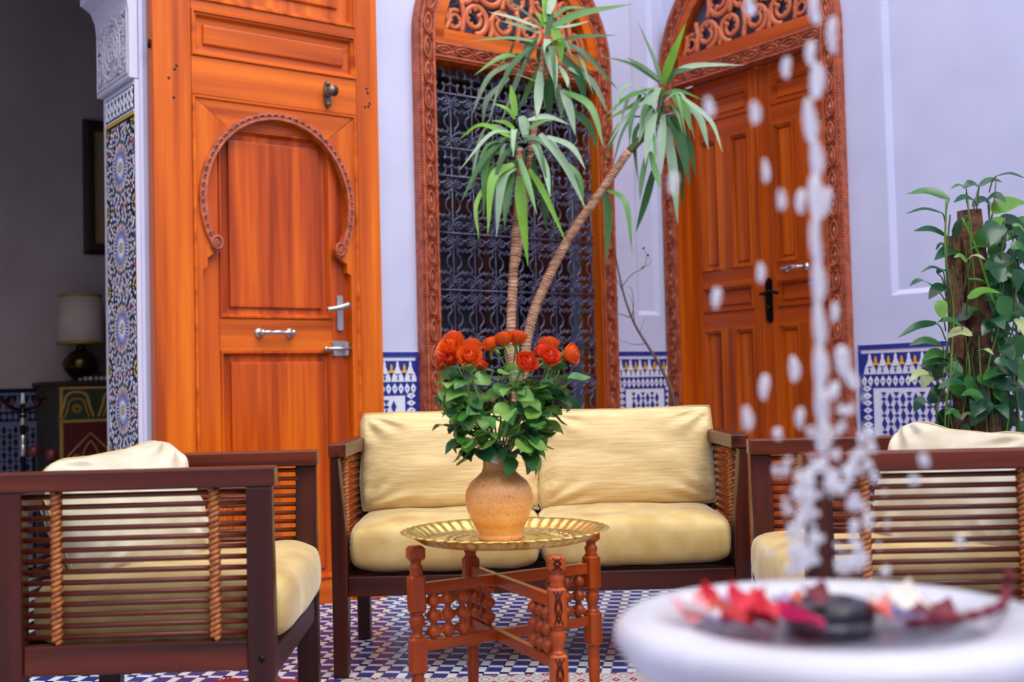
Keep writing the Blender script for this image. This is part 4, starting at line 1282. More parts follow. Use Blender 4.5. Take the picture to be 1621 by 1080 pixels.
# ------------------------------------------------------------------ leaves
def blade(mb, P, w, prof, up, fold=.25, n=6, mi=0, twist=0.0):
    """leaf along the control points P; prof = relative half widths"""
    S = spline(P, n)
    k = len(S)
    vs = []
    for i, p in enumerate(S):
        t = (S[min(i + 1, k - 1)] - S[max(i - 1, 0)]).normalized()
        u = Vector(up)
        side = t.cross(u)
        if side.length < 1e-4: side = t.orthogonal()
        side.normalize()
        nn = side.cross(t)
        if twist:
            a = twist * i / (k - 1); side, nn = side * math.cos(a) + nn * math.sin(a), nn * math.cos(a) - side * math.sin(a)
        f = i / (k - 1) * (len(prof) - 1); j = min(int(f), len(prof) - 2)
        h = w * (prof[j] + (prof[j + 1] - prof[j]) * (f - j))
        vs += [p - side * h + nn * (fold * h), p, p + side * h + nn * (fold * h)]
    fs = []
    for i in range(k - 1):
        a = i * 3
        fs += [(a, a + 1, a + 4, a + 3), (a + 1, a + 2, a + 5, a + 4)]
    mb.add(vs, fs, mi, True)

ROSE_P = [.10, .62, .95, 1.0, .82, .50, .05]
# rose leaf meshes shared by every stem
leaf_me = []
for mt_ in ('rose_leaf', 'rose_leaf2', 'rose_leaf3'):
    for c in (.010, -.014):
        q = MB()
        q.tube([(0, 0, 0), (0, .012, .003), (0, .022, .002)], .0011, 4)
        blade(q, [(0, .020, .002), (0, .040, .006), (0, .064, .004), (0, .084, c)], .0245, ROSE_P, (0, 0, 1), .22, 3)
        leaf_me.append(q.mesh('leaf', mt_))


def petal_mesh(mt_, open_):
    q = MB(); nu, nv = 8, 6
    vs = []
    for j in range(nv + 1):
        v = j / nv
        r = .35 + .65 * math.sin(min(1, v * 1.15) * PI / 2) + open_ * max(0, v - .6) ** 1.3 * 2.2
        z = 1.45 * v - open_ * .55 * max(0, v - .7) ** 1.2
        for i in range(nu + 1):
            u = -1 + 2 * i / nu
            a = u * (.75 * math.sin(min(1, v * 1.25 + .12) * PI / 2)) * (1 - .35 * max(0, v - .7) * 2)
            vs.append((r * math.sin(a), r * math.cos(a), z - .16 * u * u * v))
    q.add(vs, [(j * (nu + 1) + i, j * (nu + 1) + i + 1, (j + 1) * (nu + 1) + i + 1, (j + 1) * (nu + 1) + i) for j in range(nv) for i in range(nu)], 0, True)
    return q.mesh('petal', mt_)
PET = {(m_, o): petal_mesh(m_, {'o': .42, 'm': .16, 'c': -.1}[o]) for m_ in ('petal', 'petal2') for o in 'omc'}
sep = MB()
for k in range(5):
    a = 2 * PI * k / 5
    c, s = math.cos(a), math.sin(a)
    blade(sep, [(0, 0, 0), (.35 * c, .35 * s, .0), (.85 * c, .85 * s, -.25), (1.25 * c, 1.25 * s, -.75)], .16, [.5, 1, .7, .1], (0, 0, 1), .1, 3)
sep.ball((0, 0, .02), .38, 8, 5, sc_=(1, 1, .8))
SEP = sep.mesh('sepals', 'rose_leaf2')
cone = MB()
for k in range(3):
    cone.tube([((.46 - .15 * k) * math.cos(k + i * .5), (.46 - .15 * k) * math.sin(k + i * .5), .78 + .16 * k + .022 * i) for i in range(13)], [.15] * 13, 6)
CORE = {m_: cone.mesh('bloom', m_) for m_ in ('petal', 'petal2')}

ROSES = [  # px x, px y, depth, size, tilt direction (x, y, z), material, open, label
    (714.7, 550, 2.93, .0275, (-.5, -.55, .6), 'petal', 'o', 'large orange rose at the upper left of the bouquet, open and drooping left'),
    (717, 535, 3.03, .020, (-.2, .1, 1), 'petal', 'm', 'small orange rose peeping over the large one at upper left'),
    (701, 575, 2.98, .018, (-.8, -.3, .4), 'petal2', 'm', 'small red-orange rose lowest at the far left edge of the bouquet'),
    (711.5, 569, 2.90, .0165, (.2, -.8, .2), 'petal2', 'c', 'pinkish red rosebud tucked under the large left rose'),
    (747, 549, 3.02, .024, (.2, .0, 1), 'petal', 'm', 'orange-red rose just behind the front-facing one at left'),
    (743.6, 565, 2.88, .0225, (.08, -.9, .5), 'petal', 'o', 'orange rose facing straight forward with a spiral heart, left of centre'),
    (761, 577, 2.98, .0150, (.3, -.2, .8), 'petal2', 'c', 'small dark red rosebud half hidden right of the front-facing rose'),
    (776, 545, 2.98, .0185, (-.55, -.2, .8), 'petal', 'c', 'closed orange rosebud left of the two topmost roses'),
    (797, 537, 2.98, .0205, (-.1, -.1, 1), 'petal', 'm', 'orange rose in the middle of the top row'),
    (819, 535, 3.00, .0215, (.2, -.1, 1), 'petal', 'm', 'orange rose at the top with long green sepals, right of the middle one'),
    (832.8, 575, 2.88, .0235, (.35, -.6, .5), 'petal2', 'c', 'single red-orange cup-shaped rose low in front, right of centre'),
    (869, 546, 3.05, .0235, (.1, .0, 1), 'petal', 'm', 'topmost orange rose in the right-hand cluster'),
    (857, 556, 3.00, .0190, (-.6, -.2, .7), 'petal2', 'm', 'red-orange rose at the left of the right-hand cluster'),
    (868, 565, 2.93, .0215, (.2, -.7, .6), 'petal2', 'o', 'red rose in front of the right-hand cluster, petals spread'),
    (882, 577, 2.97, .0150, (.4, -.4, .6), 'petal2', 'c', 'small red rosebud under the right-hand cluster'),
    (903.5, 561, 2.95, .0225, (.75, -.35, .15), 'petal', 'c', 'orange rose hanging alone at the far right on a bent stem'),
]
rr = random.Random(5)
NECK_P = VB + Vector((0, 0, .20))
for ri, (x, y, Z, s, dr, mt_, op, lab) in enumerate(ROSES):
    head = px(x, y, Z)
    s *= 1.16
    dr = Vector(dr).normalized()
    base = head - dr * (s * .75)
    root = VB + Vector((rr.uniform(-.022, .022), rr.uniform(-.022, .022), .16))
    t = thing('rose', lab, 'rose', root, 0, 'orange roses in the clay vase')
    rot = Vector((0, 0, 1)).rotation_difference(dr).to_euler()
    bl = link('bloom', CORE[mt_], t, base - root, rot); bl.scale = (s, s, s)
    OPN = {'o': 'ccmoo', 'm': 'cccmm', 'c': 'ccccm'}[op]
    for k in range(25):
        lay = k // 5
        f = (.36, .52, .68, .85, 1.0)[lay]
        p = link('petal', PET[(mt_, OPN[lay])], bl, (0, 0, .03 * (4 - lay)), (rr.uniform(-.06, .06), rr.uniform(-.06, .06), k * 2 * PI / 5 + lay * .63 + rr.uniform(-.2, .2)))
        p.scale = (f, f, (1.0, .98, .95, .90, .82)[lay])
    sp = link('sepals', SEP, t, base - root, rot); sp.scale = (s, s, s)
    d = head - NECK_P
    ctrl = [Vector((0, 0, 0)), NECK_P - root + Vector((d.x * .12, d.y * .12, .01)), (NECK_P - root) + Vector((d.x * .62, d.y * .62, d.z * .55)), base - root - dr * (.05 if dr.z > .5 else .03) - Vector((0, 0, .012)), base - root]
    st = MB(); S = spline(ctrl, 6); st.tube(S, .0023, 6); st.build('stem', 'stem', t)
    nl = 17
    for k in range(nl):
        f = .30 + .57 * (k + rr.random() * .8) / nl
        if k >= 13: f = rr.uniform(.30, .56)
        p = S[min(len(S) - 1, int(f * (len(S) - 1)))] 
        rad = Vector((p.x + root.x - VB.x, p.y + root.y - VB.y, 0))
        a = math.atan2(rad.y, rad.x) + rr.gauss(0, 1.0)
        if rr.random() < .35 or k >= 13: a = -PI / 2 + rr.gauss(0, .8)
        out = Vector((math.cos(a), math.sin(a), rr.uniform(-.9, .4) - .2 * (1 - f))).normalized()
        side = out.cross(Vector((0, 0, 1))).normalized(); nn = side.cross(out)
        mt3 = Matrix((side, out, nn)).transposed()
        ro = (mt3 @ Matrix.Rotation(rr.gauss(0, .45), 3, 'Y')).to_euler()
        if k >= 13: p = p + Vector((rr.uniform(-.03, .03), -rr.uniform(.015, .05), 0))
        lf = link('leaf', rr.choice(leaf_me), t, p + out * .012 + rad.normalized() * (.060 * (1 - f) - .016), ro)
        sc_ = rr.uniform(.62, 1.06); lf.scale = (sc_, sc_, sc_)

# ------------------------------------------------------------------ rug and red mat
q = MB(); W_, H_ = 1.205, 1.5; nx, ny = 60, 24
def rp_(i, j, top): 
    x, y = -W_ / 2 + W_ * i / nx, -H_ / 2 + H_ * j / ny
    e = .010 * math.sin(x * 9 + 1) + .006 * math.sin(x * 23)
    return (x, y + (e if j == ny else 0), .006 if top else 0)
o0 = 0
vs = [rp_(i, j, 1) for j in range(ny + 1) for i in range(nx + 1)] + [rp_(i, j, 0) for j in range(ny + 1) for i in range(nx + 1)]
K_ = (nx + 1) * (ny + 1)
fs = []
for j in range(ny):
    for i in range(nx):
        a = j * (nx + 1) + i
        fs += [(a, a + 1, a + nx + 2, a + nx + 1), (K_ + a, K_ + a + nx + 1, K_ + a + nx + 2, K_ + a + 1)]
for i in range(nx):
    fs += [(i + 1, i, K_ + i, K_ + i + 1), (ny * (nx + 1) + i, ny * (nx + 1) + i + 1, K_ + ny * (nx + 1) + i + 1, K_ + ny * (nx + 1) + i)]
for j in range(ny):
    a, c = j * (nx + 1), (j + 1) * (nx + 1); fs += [(a, c, K_ + c, K_ + a), (c + nx, a + nx, K_ + a + nx, K_ + c + nx)]
q.add(vs, fs)
rug = q.build('woven_rug', 'rug', None, (.0515, 2.922, 0.0005))
tag(rug, 'pale woven rug with rows of small red lozenges under the tea table', 'rug')
rm = thing('red_mat', 'crimson woollen mat with a pale pink edge beneath the left armchair', 'mat', (-.80, 3.41, .001))
q = MB()
for k in range(22):
    x = -.14 + k * .0125
    q.tube([(x, -.30, .012), (x + .004, 0, .014), (x, .245 + .02 * math.sin(k * .6), .010)], .0085, 6)
q.box(-.15, .135, -.30, .24, 0, .010)
q.build('pile', 'mat_red', rm)
q = MB(); q.tube(spline([(.142, -.30, .012), (.146, 0, .014), (.150, .26, .010)], 8), .010, 6); q.build('edging', 'mat_edge', rm)
# ================================================================== PLANTS
def pot(root, r, h, mt_='pot'):
    q = MB(); q.lathe([(0, 0), (r * .72, 0), (r * .75, .01), (r * .96, h - .05), (r * 1.06, h - .045), (r * 1.06, h), (r * .96, h), (r * .94, h - .03), (0, h - .03)], 36)
    q.build('pot', mt_, root)
    q = MB(); q.lathe([(r * .93, h - .028), (r * .5, h - .02), (0, h - .018)], 24); q.build('soil', 'soil', root)

YB = Vector((.02, 5.25, 0))
yu = thing('yucca_plant', 'tall potted plant with bare canes and crowns of long strap leaves by the iron window', 'plant', YB)
pot(yu, .15, .34)


def L(p): return p - YB
def cane(pts, r0, r1, mt_='trunk'):
    q = MB(); S = spline([L(px(*p)) for p in pts], 10); k = len(S)
    q.tube(S, [(r0 + (r1 - r0) * i / (k - 1)) * (1.0 + .10 * (i % 2)) for i in range(k)], 12)
    for i in range(1, k - 1):                        # leaf-scar rings
        for j in range(2):
            p = S[i].lerp(S[i + 1], j / 2); t = (S[i + 1] - S[i]).normalized(); r = (r0 + (r1 - r0) * i / (k - 1)) * 1.10
            a = t.orthogonal().normalized(); b_ = t.cross(a)
            q.tube([p + a * r * math.cos(u) + b_ * r * math.sin(u) + t * (.003 * math.sin(2 * u + i)) for u in [2 * PI * v / 10 for v in range(10)]], .0028, 4, True)
    q.build('cane', mt_, yu)
b0 = YB + Vector((0, 0, .31))
def bp(dx): return (810.5 + dx, 812, 4.84)
cane([(816, 800, 5.25), (818, 640, 5.25), (809, 545, 5.25), (813, 430, 5.24), (820, 330, 5.22), (822, 235, 5.21)], 0.0228, 0.0152)
cane([(826, 800, 5.27), (826, 640, 5.27), (838, 520, 5.27), (868, 440, 5.27), (906, 368, 5.27), (948, 308, 5.27), (995, 240, 5.27)], 0.0228, 0.0163)
cane([(816, 420, 5.25), (828, 345, 5.28), (838, 260, 5.31), (853, 150, 5.31), (862, 70, 5.29)], 0.0163, 0.0119)
cane([(995, 240, 5.27), (1022, 212, 5.27), (1042, 180, 5.27), (1049, 140, 5.27)], 0.0152, 0.0098, 'stem_dark')
YP = [.55, .85, 1.0, .95, .75, .42, .03]
C1 = [((862,45),(826,16),(798,-4),6,'yucca_dark'),((853,44),(813,29),(773,19),8,'yucca_pale'),((855,52),(820,40),(793,33),6,'yucca_pale'),((850,66),(804,60),(744,65),6,'yucca'),((853,60),(835,72),(822,115),10,'yucca_dark'),
((850,64),(822,120),(791,200),12,'yucca_pale'),((866,62),(873,100),(881,139),20,'yucca_pale'),((828,88),(793,91),(751,119),9,'yucca'),((820,98),(775,122),(746,184),12,'yucca_pale'),((806,124),(771,158),(764,198),9,'yucca_pale'),
((855,113),(852,155),(850,186),15,'yucca_pale'),((868,124),(869,155),(871,190),16,'yucca_dark'),((884,133),(887,160),(889,192),12,'yucca_pale'),((890,142),(902,173),(911,215),14,'yucca_pale'),((885,104),(896,124),(899,139),9,'yucca_pale'),
((875,42),(918,22),(1004,6),14,'yucca'),((877,27),(898,13),(930,13),8,'yucca'),((875,45),(910,40),(933,33),7,'yucca_pale'),((884,66),(920,58),(978,56),10,'yucca_dark'),((900,70),(931,90),(978,142),11,'yucca_dark'),
((885,85),(915,120),(928,168),17,'yucca_dark'),((900,108),(937,130),(962,178),12,'yucca_pale'),((895,145),(935,170),(956,234),14,'yucca'),((895,170),(930,196),(946,238),13,'yucca_dark'),((863,35),(862,5),(858,-14),8,'yucca_bright'),
((868,22),(874,0),(880,-16),14,'yucca_pale'),((866,58),(872,28),(864,8),13,'yucca_dark'),((862,42),(853,24),(845,19),9,'yucca_bright'),((876,44),(886,68),(889,100),16,'yucca_bright'),((845,70),(808,108),(790,150),10,'yucca_dark'),((858,100),(838,140),(818,180),12,'yucca'),((870,110),(880,150),(898,190),12,'yucca_dark')]
C2 = [((816,184),(812,155),(808,134),11,'yucca_bright'),((815,189),(803,173),(780,163),8,'yucca_bright'),((814,204),(800,194),(778,191),8,'yucca_bright'),((824,184),(830,200),(832,227),18,'yucca_pale'),((836,190),(868,185),(905,199),9,'yucca_pale'),((836,204),(860,192),(877,190),7,'yucca'),
((813,220),(763,198),(725,222),10,'yucca_bright'),((817,212),(778,212),(727,270),9,'yucca_pale'),((800,218),(763,257),(730,320),11,'yucca_dark'),((812,240),(772,250),(765,348),14,'yucca'),((813,260),(780,283),(772,372),15,'yucca_bright'),
((815,265),(795,285),(786,376),17,'yucca_pale'),((812,265),(803,317),(798,356),13,'yucca_dark'),((823,280),(826,330),(836,422),18,'yucca_bright'),((845,228),(863,267),(871,312),12,'yucca_pale'),((855,212),(893,258),(928,332),13,'yucca_pale'),
((866,216),(905,233),(927,268),10,'yucca_pale'),((838,268),(863,310),(898,388),11,'yucca_bright'),((843,248),(847,285),(843,330),11,'yucca_dark'),((880,246),(916,280),(923,330),10,'yucca'),((775,283),(754,325),(758,378),7,'yucca_bright'),((858,300),(862,330),(865,365),10,'yucca_dark'),((822,250),(835,290),(850,340),12,'yucca'),((818,255),(800,300),(800,372),10,'yucca'),((826,215),(860,225),(886,262),10,'yucca_dark'),((820,230),(795,250),(780,300),10,'yucca_dark')]
C3 = [((1050,132),(1062,95),(1086,36),14,'yucca_bright'),((1047,133),(1036,95),(1009,34),7,'yucca_dark'),((1044,126),(1014,105),(992,91),9,'yucca_dark'),((1043,130),(1000,102),(952,89),6,'yucca_dark'),((1058,120),(1100,104),(1179,103),10,'yucca_pale'),((1054,133),(1070,114),(1102,109),10,'yucca_dark'),
((1047,150),(1075,144),(1112,158),7,'yucca'),((1042,138),(1026,169),(1011,226),20,'yucca_pale'),((1037,172),(1028,210),(1021,262),15,'yucca_pale'),((1035,140),(993,155),(959,183),10,'yucca'),((1030,150),(993,172),(959,191),9,'yucca_bright'),((1012,168),(987,190),(961,232),6,'yucca_pale'),((1014,150),(1000,185),(996,232),9,'yucca_dark'),((1006,172),(984,213),(969,268),5,'yucca_dark'),((1012,195),(1004,222),(1010,288),8,'yucca'),((1025,240),(1016,285),(1013,318),9,'yucca_dark'),
((1037,262),(1022,317),(1006,369),12,'yucca_dark'),((1029,240),(1038,275),(1045,299),10,'yucca'),((1034,210),(1037,240),(1036,260),6,'yucca'),((1050,181),(1048,228),(1047,277),12,'yucca_pale'),((1056,200),(1066,272),(1073,356),15,'yucca_pale'),((1058,184),(1078,228),(1092,295),19,'yucca_dark'),((1064,182),(1088,222),(1102,282),14,'yucca_dark'),((1066,151),(1085,175),(1093,206),14,'yucca'),((1070,148),(1106,186),(1122,237),15,'yucca_pale'),((1078,152),(1124,190),(1144,241),7,'yucca_pale'),
((958,302),(963,350),(960,416),13,'yucca'),((960,300),(990,322),(1001,402),10,'yucca'),((1066,230),(1078,275),(1080,332),9,'yucca_dark')]
rr = random.Random(17)
for crown, Z0 in ((C1, 5.29), (C2, 5.19), (C3, 5.27)):
    for bq, mq, tq, w, mt_ in crown:
        big = w >= 14
        dz = rr.uniform(-.10, .06) if big else rr.uniform(-.16, .16)
        if Z0 == 5.19: dz -= .04
        P = [L(px(bq[0], bq[1], Z0)), L(px(mq[0], mq[1], Z0 + dz * .55)), L(px(tq[0], tq[1], Z0 + dz))]
        d = (P[2] - P[0]).normalized()
        up = Vector((rr.uniform(-.35, .35), -1, rr.uniform(.2, .9)))
        q = MB(); blade(q, P, w * .5 * Z0 / FPX * 1.04, YP, up, .18, 7)
        q.build('leaf', mt_, yu)
    for k in range(14):                              # older leaves hanging round each crown
        cxy = {5.29: (858, 105), 5.19: (822, 235), 5.27: (1045, 172)}[Z0]
        a = rr.uniform(0, 2 * PI); ln = rr.uniform(.16, .30)
        P0 = L(px(cxy[0] + rr.uniform(-5, 5), cxy[1] + rr.uniform(-28, 28), Z0 + .02))
        o_ = Vector((math.cos(a), .9 * math.sin(a) + .25, 0))
        P = [P0, P0 + o_ * ln * .55 + Vector((0, 0, rr.uniform(-.02, .07))), P0 + o_ * ln * .85 - Vector((0, 0, rr.uniform(.04, .22)))]
        q = MB(); blade(q, P, rr.uniform(.011, .017), YP, (0, -.5, 1), .2, 7)
        q.build('leaf', rr.choice(['yucca_dark', 'yucca', 'yucca_dark', 'yucca_pale']), yu)

# dry branch leaning in the corner
DBp = Vector(px(1085, 950, 5.36)); DBp.z = 0
db = thing('dry_branch', 'bare dry twiggy branch leaning in the corner between the window and the double door', 'branch', DBp)
q = MB()
def tw(pts, r, Z=5.36):
    q.tube([p - DBp for p in spline([px(x, y, Z + dz) for x, y, dz in pts], 5)], [r * (1 - .7 * i / ((len(pts) - 1) * 5)) for i in range((len(pts) - 1) * 5 + 1)], 6)
tw([(1085, 950, 0), (1080, 800, 0), (1068, 642, 0), (1047, 584, .02), (1030, 555, .03), (1006, 516, .05), (991, 478, .06), (984, 452, .08), (978, 424, .1), (973, 398, .1)], .0095)
tw([(984, 455, .08), (1000, 435, .05), (1018, 424, .04), (1024, 407, .05), (1019, 393, .06)], .0026)
tw([(999, 503, .05), (980, 497, .02), (967, 494, 0)], .0028)
tw([(988, 468, .06), (976, 442, .1), (961, 433, .12)], .0024)
tw([(1020, 545, .04), (1000, 545, 0), (979, 537, -.03)], .0022)
tw([(1001, 500, .05), (1003, 478, .03), (999, 456, .02), (992, 455, 0)], .0022)
tw([(1005, 515, .05), (1001, 480, .07), (992, 462, .08)], .0022)
tw([(978, 470, .08), (976, 490, .05), (970, 500, .03)], .0016); tw([(1018, 424, .04), (1030, 416, .02), (1026, 404, .02)], .0016)
tw([(1012, 530, .04), (1018, 512, .02), (1022, 500, 0)], .0014)
for x, y in ((1019, 393), (1017, 424), (1026, 404)): q.ball(px(x, y, 5.41) - DBp, .006, 6, 4)
q.build('twigs', 'twig', db)

# ------------------------------------------------------------------ pothos on a coir pole
PB = Vector((1.62, 4.02, 0))
po = thing('pothos_plant', 'leafy green climbing plant on a brown coir pole standing behind the right armchair', 'plant', PB)
pot(po, .17, .33)
q = MB()
q.tube([(0, 0, .28), (0, 0, .8), (-.02, -.01, 1.2), (-.035, -.015, 1.47)], [.05, .05, .047, .040], 14)
q.tube([(-.09, -.02, .28), (-.09, -.02, .8), (-.10, -.02, 1.38)], [.030, .03, .027], 10)
q.build('coir_pole', 'moss', po)
HP = [.35, .85, 1.0, .93, .74, .45, .04]
A_ = [((1503,315),(1436,307),17,0),((1491,337),(1433,339),7,1),((1499,374),(1446,366),14,1),((1550,297),(1524,299),17,1),((1550,295),(1587,288),14,1),((1530,299),(1504,300),9,0),((1577,279),(1624,283),9,1),((1542,317),(1509,321),12,1),((1567,321),(1538,328),19,1),((1563,315),(1593,321),15,1),((1571,337),(1628,322),32,2),((1587,345),(1562,388),25,2),((1583,350),(1624,362),25,1),((1518,398),(1479,412),21,1),((1497,390),(1481,397),7,1),((1530,412),(1560,411),11,3),((1530,415),(1510,408),9,2),((1493,429),(1457,432),7,1),((1484,433),(1501,433),11,1),((1471,449),(1440,453),13,1),((1501,455),(1470,474),24,1),((1499,462),(1529,472),16,1),((1532,472),(1584,464),21,2),((1611,372),(1594,382),15,1),((1601,394),(1624,398),17,0),((1611,445),(1584,441),14,3),((1603,358),(1624,370),11,2),((1510,378),(1536,338),21,1),
((1492,503),(1486,476),19,2),((1560,500),(1532,494),12,0),((1482,511),(1421,535),14,1),((1522,517),(1484,510),12,0),((1488,545),(1439,547),17,0),((1539,530),(1497,536),21,3),((1569,503),(1590,522),23,1),((1575,512),(1555,532),22,1),((1597,524),(1570,542),25,1),((1601,524),(1619,544),23,1),((1612,505),(1626,537),20,3),((1500,568),(1459,571),14,0),((1548,556),(1573,562),11,3),((1477,596),(1459,616),21,3),((1469,590),(1438,606),13,3),((1528,609),(1484,616),19,1),((1594,592),(1556,602),23,0),((1575,575),(1606,590),19,1),((1590,605),(1624,624),21,1),((1556,630),(1521,627),19,0),((1558,637),(1546,662),28,1),((1573,639),(1596,664),23,1),((1465,635),(1447,652),19,1),((1520,662),(1496,657),14,0),((1520,664),(1546,661),10,3),((1597,665),(1618,684),19,1)]
PM = ['pothos', 'pothos_dark', 'pothos_bright', 'pothos_pale']
rr = random.Random(23)
stems = MB()
for bq, tq, w, mk in A_:
    Z = 3.93 + rr.uniform(-.10, .08); dz = rr.uniform(-.10, .03)
    P0, P2 = px(bq[0], bq[1], Z) - PB, px(tq[0], tq[1], Z + dz) - PB
    m_ = (P0 + P2) / 2 + Vector((0, 0, .012 + .006 * rr.random()))
    q = MB()
    up = Vector((rr.uniform(-.3, .3), -rr.uniform(.5, 1.0), rr.uniform(.5, 1.0)))
    blade(q, [P0, m_, P2], w * .5 * Z / FPX * 1.08, HP, up, .20, 6)
    q.build('leaf', PM[mk], po)
    # petiole back to the nearest vine
    vx = min((1497, 1512, 1530, 1548, 1566, 1590, 1608), key=lambda v: abs(v - bq[0]))
    e = px(vx, bq[1] + rr.uniform(18, 40), 3.97) - PB
    stems.tube(spline([P0, (P0 + e) / 2 + Vector((0, 0, .012)), e], 4), .0024, 5)
for k in range(145):
    x, y = rr.uniform(1485, 1632), rr.uniform(440, 690)
    if k > 110: x, y = rr.uniform(1572, 1632), rr.uniform(345, 470)
    if x < 1525 and y < 545: continue
    Z = 3.94 + rr.uniform(-.05, .22)
    a = rr.uniform(.2, 2.9); ln = rr.uniform(28, 46)
    P0 = px(x, y, Z) - PB; P2 = px(x + ln * math.cos(a), y + ln * math.sin(a), Z + rr.uniform(-.05, .05)) - PB
    q = MB(); blade(q, [P0, (P0 + P2) / 2 + Vector((0, 0, .01)), P2], rr.uniform(11, 19) * Z / FPX, HP, (rr.uniform(-.4, .4), -1, rr.uniform(.3, 1)), .2, 4)
    q.build('leaf', PM[rr.choice([1, 1, 0])], po)
stems.build('leaf_stalks', 'stem_dark', po, kind='stuff')
for k, (x0, x1, y1, r) in enumerate(((1500, 1498, 315, 4), (1507, 1504, 340, 3.4), (1516, 1508, 420, 3.4), (1528, 1530, 305, 4), (1532, 1548, 300, 3), (1545, 1577, 285, 2.4), (1556, 1532, 350, 3), (1570, 1590, 345, 3.6), (1585, 1604, 360, 3), (1590, 1586, 395, 3.4), (1606, 1610, 380, 3.6), (1615, 1612, 430, 3.4), (1500, 1492, 440, 2.6), (1492, 1512, 560, 4.2), (1540, 1527, 380, 2.8))):
    q = MB()
    Z = 3.98 + rr.uniform(-.04, .04)
    q.tube([p - PB for p in spline([Vector((px(1545 + (x0 - 1545) * .5, 700, 4.02).x, 4.02, .30)), px(x0 + rr.uniform(-9, 9), 690, Z), px(x0 + rr.uniform(-16, 16), 690 + (y1 - 690) * .28, Z - .03), px((x0 + x1) / 2 + rr.uniform(-14, 14), 690 + (y1 - 690) * .52, Z + .02), px((x0 + x1) / 2 + rr.uniform(-10, 10), 690 + (y1 - 690) * .76, Z - .02), px(x1, y1, Z - .02)], 8)], r * .42 * Z / FPX, 6)
    q.build('vine', 'stem' if k % 3 == 0 else 'stem_dark', po)
for pts in (((1523, 345, 3.9), (1548, 400, 3.9), (1570, 470, 3.9), (1578, 485, 3.9)), ((1533, 400, 3.92), (1545, 391, 3.9), (1572, 391, 3.92)), ((1533, 442, 3.92), (1550, 443, 3.9), (1560, 448, 3.92))):
    q = MB(); q.tube([p - PB for p in spline([px(*p) for p in pts], 6)], .0045, 6); q.build('vine', 'pothos_bright', po)

ZB = -CORNER.z / KR
# ================================================================== SALON, seen through the opening at left
pf = thing('picture_frame', 'dark carved picture frame hanging on the grey salon wall above the lamp', 'picture', atW(-1.86, 2.6, 1.72), RW)
q = MB(); q.rings(-.225, .225, 0, .77, [(0, 0), (0, -.03), (.02, -.045), (.05, -.045), (.062, -.020)]); q.build('frame', 'frame_dark', pf)
q = MB(); q.rings(-.163, .163, .062, .708, [(0, -.018), (0, -.024), (.012, -.024), (.014, -.014)]); q.build('gilt_slip', 'gilt', pf)
q = MB(); q.rings(-.149, .149, .076, .694, [(0, -.012), (.055, -.012), (.056, -.010)]); q.build('mount', 'mount', pf)
q = MB(); q.box(-.094, .094, -.010, -.006, .132, .638); q.build('print', 'art', pf)

cab = thing('painted_cabinet', 'dark painted cabinet with gilt arches and red panels in the dim salon', 'cabinet', atW(-2.06, 2.15, ZB), RW)
q = MB(); q.box(-.295, .295, 0, .43, 0.08, .975); q.build('body', 'cab', cab, (0, 0, -ZB), bevel=.004)
q = MB(); q.box(-.315, .315, -.02, .44, .965, .990); q.box(-.31, .31, -.012, .43, ZB, .10); q.build('top', 'frame_dark', cab, (0, 0, -ZB), bevel=.004)
for k in range(3):
    dr_ = MB(); xc = -.20 + k * .20 - .005
    dr_.box(xc - .092, xc + .092, -.010, 0, .785, .945); o = dr_.build('arched_panel', 'cab_green', cab, (0, 0, -ZB))
    g = MB()
    pts = spline([(xc - .088, -.013, .80), (xc - .066, -.013, .86), (xc - .050, -.013, .915), (xc, -.013, .932), (xc + .050, -.013, .915), (xc + .066, -.013, .86), (xc + .088, -.013, .80)], 5)
    g.tube(pts, .007, 6); g.tube([(p.x * .72 + xc * .28, p.y, .80 + (p.z - .80) * .74) for p in pts], .004, 5)
    for r in (.012, .022): g.tube([(xc + r * math.cos(2 * PI * i / 12), -.013, .845 + r * math.sin(2 * PI * i / 12)) for i in range(12)], .003, 4, True)
    g.build('painted_arch', 'cab_gold', o)
g = MB(); g.box(-.29, .29, -.012, 0, .772, .787); g.box(-.29, .29, -.012, 0, .948, .960); g.box(-.292, -.276, -.012, 0, .10, .96); g.box(.276, .292, -.012, 0, .10, .96); g.build('gilt_rules', 'cab_gold', cab, (0, 0, -ZB))
for k in range(2):
    xc = -.135 + k * .27
    q = MB(); q.box(xc - .130, xc + .130, -.008, 0, .11, .765); o = q.build('door', 'cab_red', cab, (0, 0, -ZB))
    g = MB()
    g.tube([(xc - .115, -.011, .45), (xc - .115, -.011, .60), (xc, -.011, .715), (xc + .115, -.011, .60), (xc + .115, -.011, .45)], .0055, 5)
    for s in (-1, 1):
        g.tube(spline([(xc + s * .012, -.011, .46), (xc + s * .045, -.011, .56), (xc + s * .030, -.011, .63), (xc, -.011, .675)], 5), .004, 5)
        g.tube(spline([(xc + s * .112, -.011, .48), (xc + s * .095, -.011, .58), (xc + s * .065, -.011, .60), (xc + s * .035, -.011, .52)], 5), .004, 5)
    g.build('gilt_lattice', 'cab_gold', o)
lm = thing('table_lamp', 'bronze gourd table lamp with a pale drum shade on the painted cabinet', 'lamp', atW(-2.175, 2.36, .990), RW)
q = MB(); q.lathe([(0, 0), (.055, 0), (.058, .008), (.045, .018), (.060, .030), (.090, .065), (.098, .095), (.090, .125), (.062, .155), (.034, .172), (.022, .185), (.028, .192), (.018, .200), (.014, .235), (0, .235)], 32); q.build('base', 'lamp_metal', lm)
q = MB(); q.lathe([(.128, .205), (.112, .475), (.110, .475), (.126, .205)], 40); q.build('lamp_shade', 'lampshade', lm)
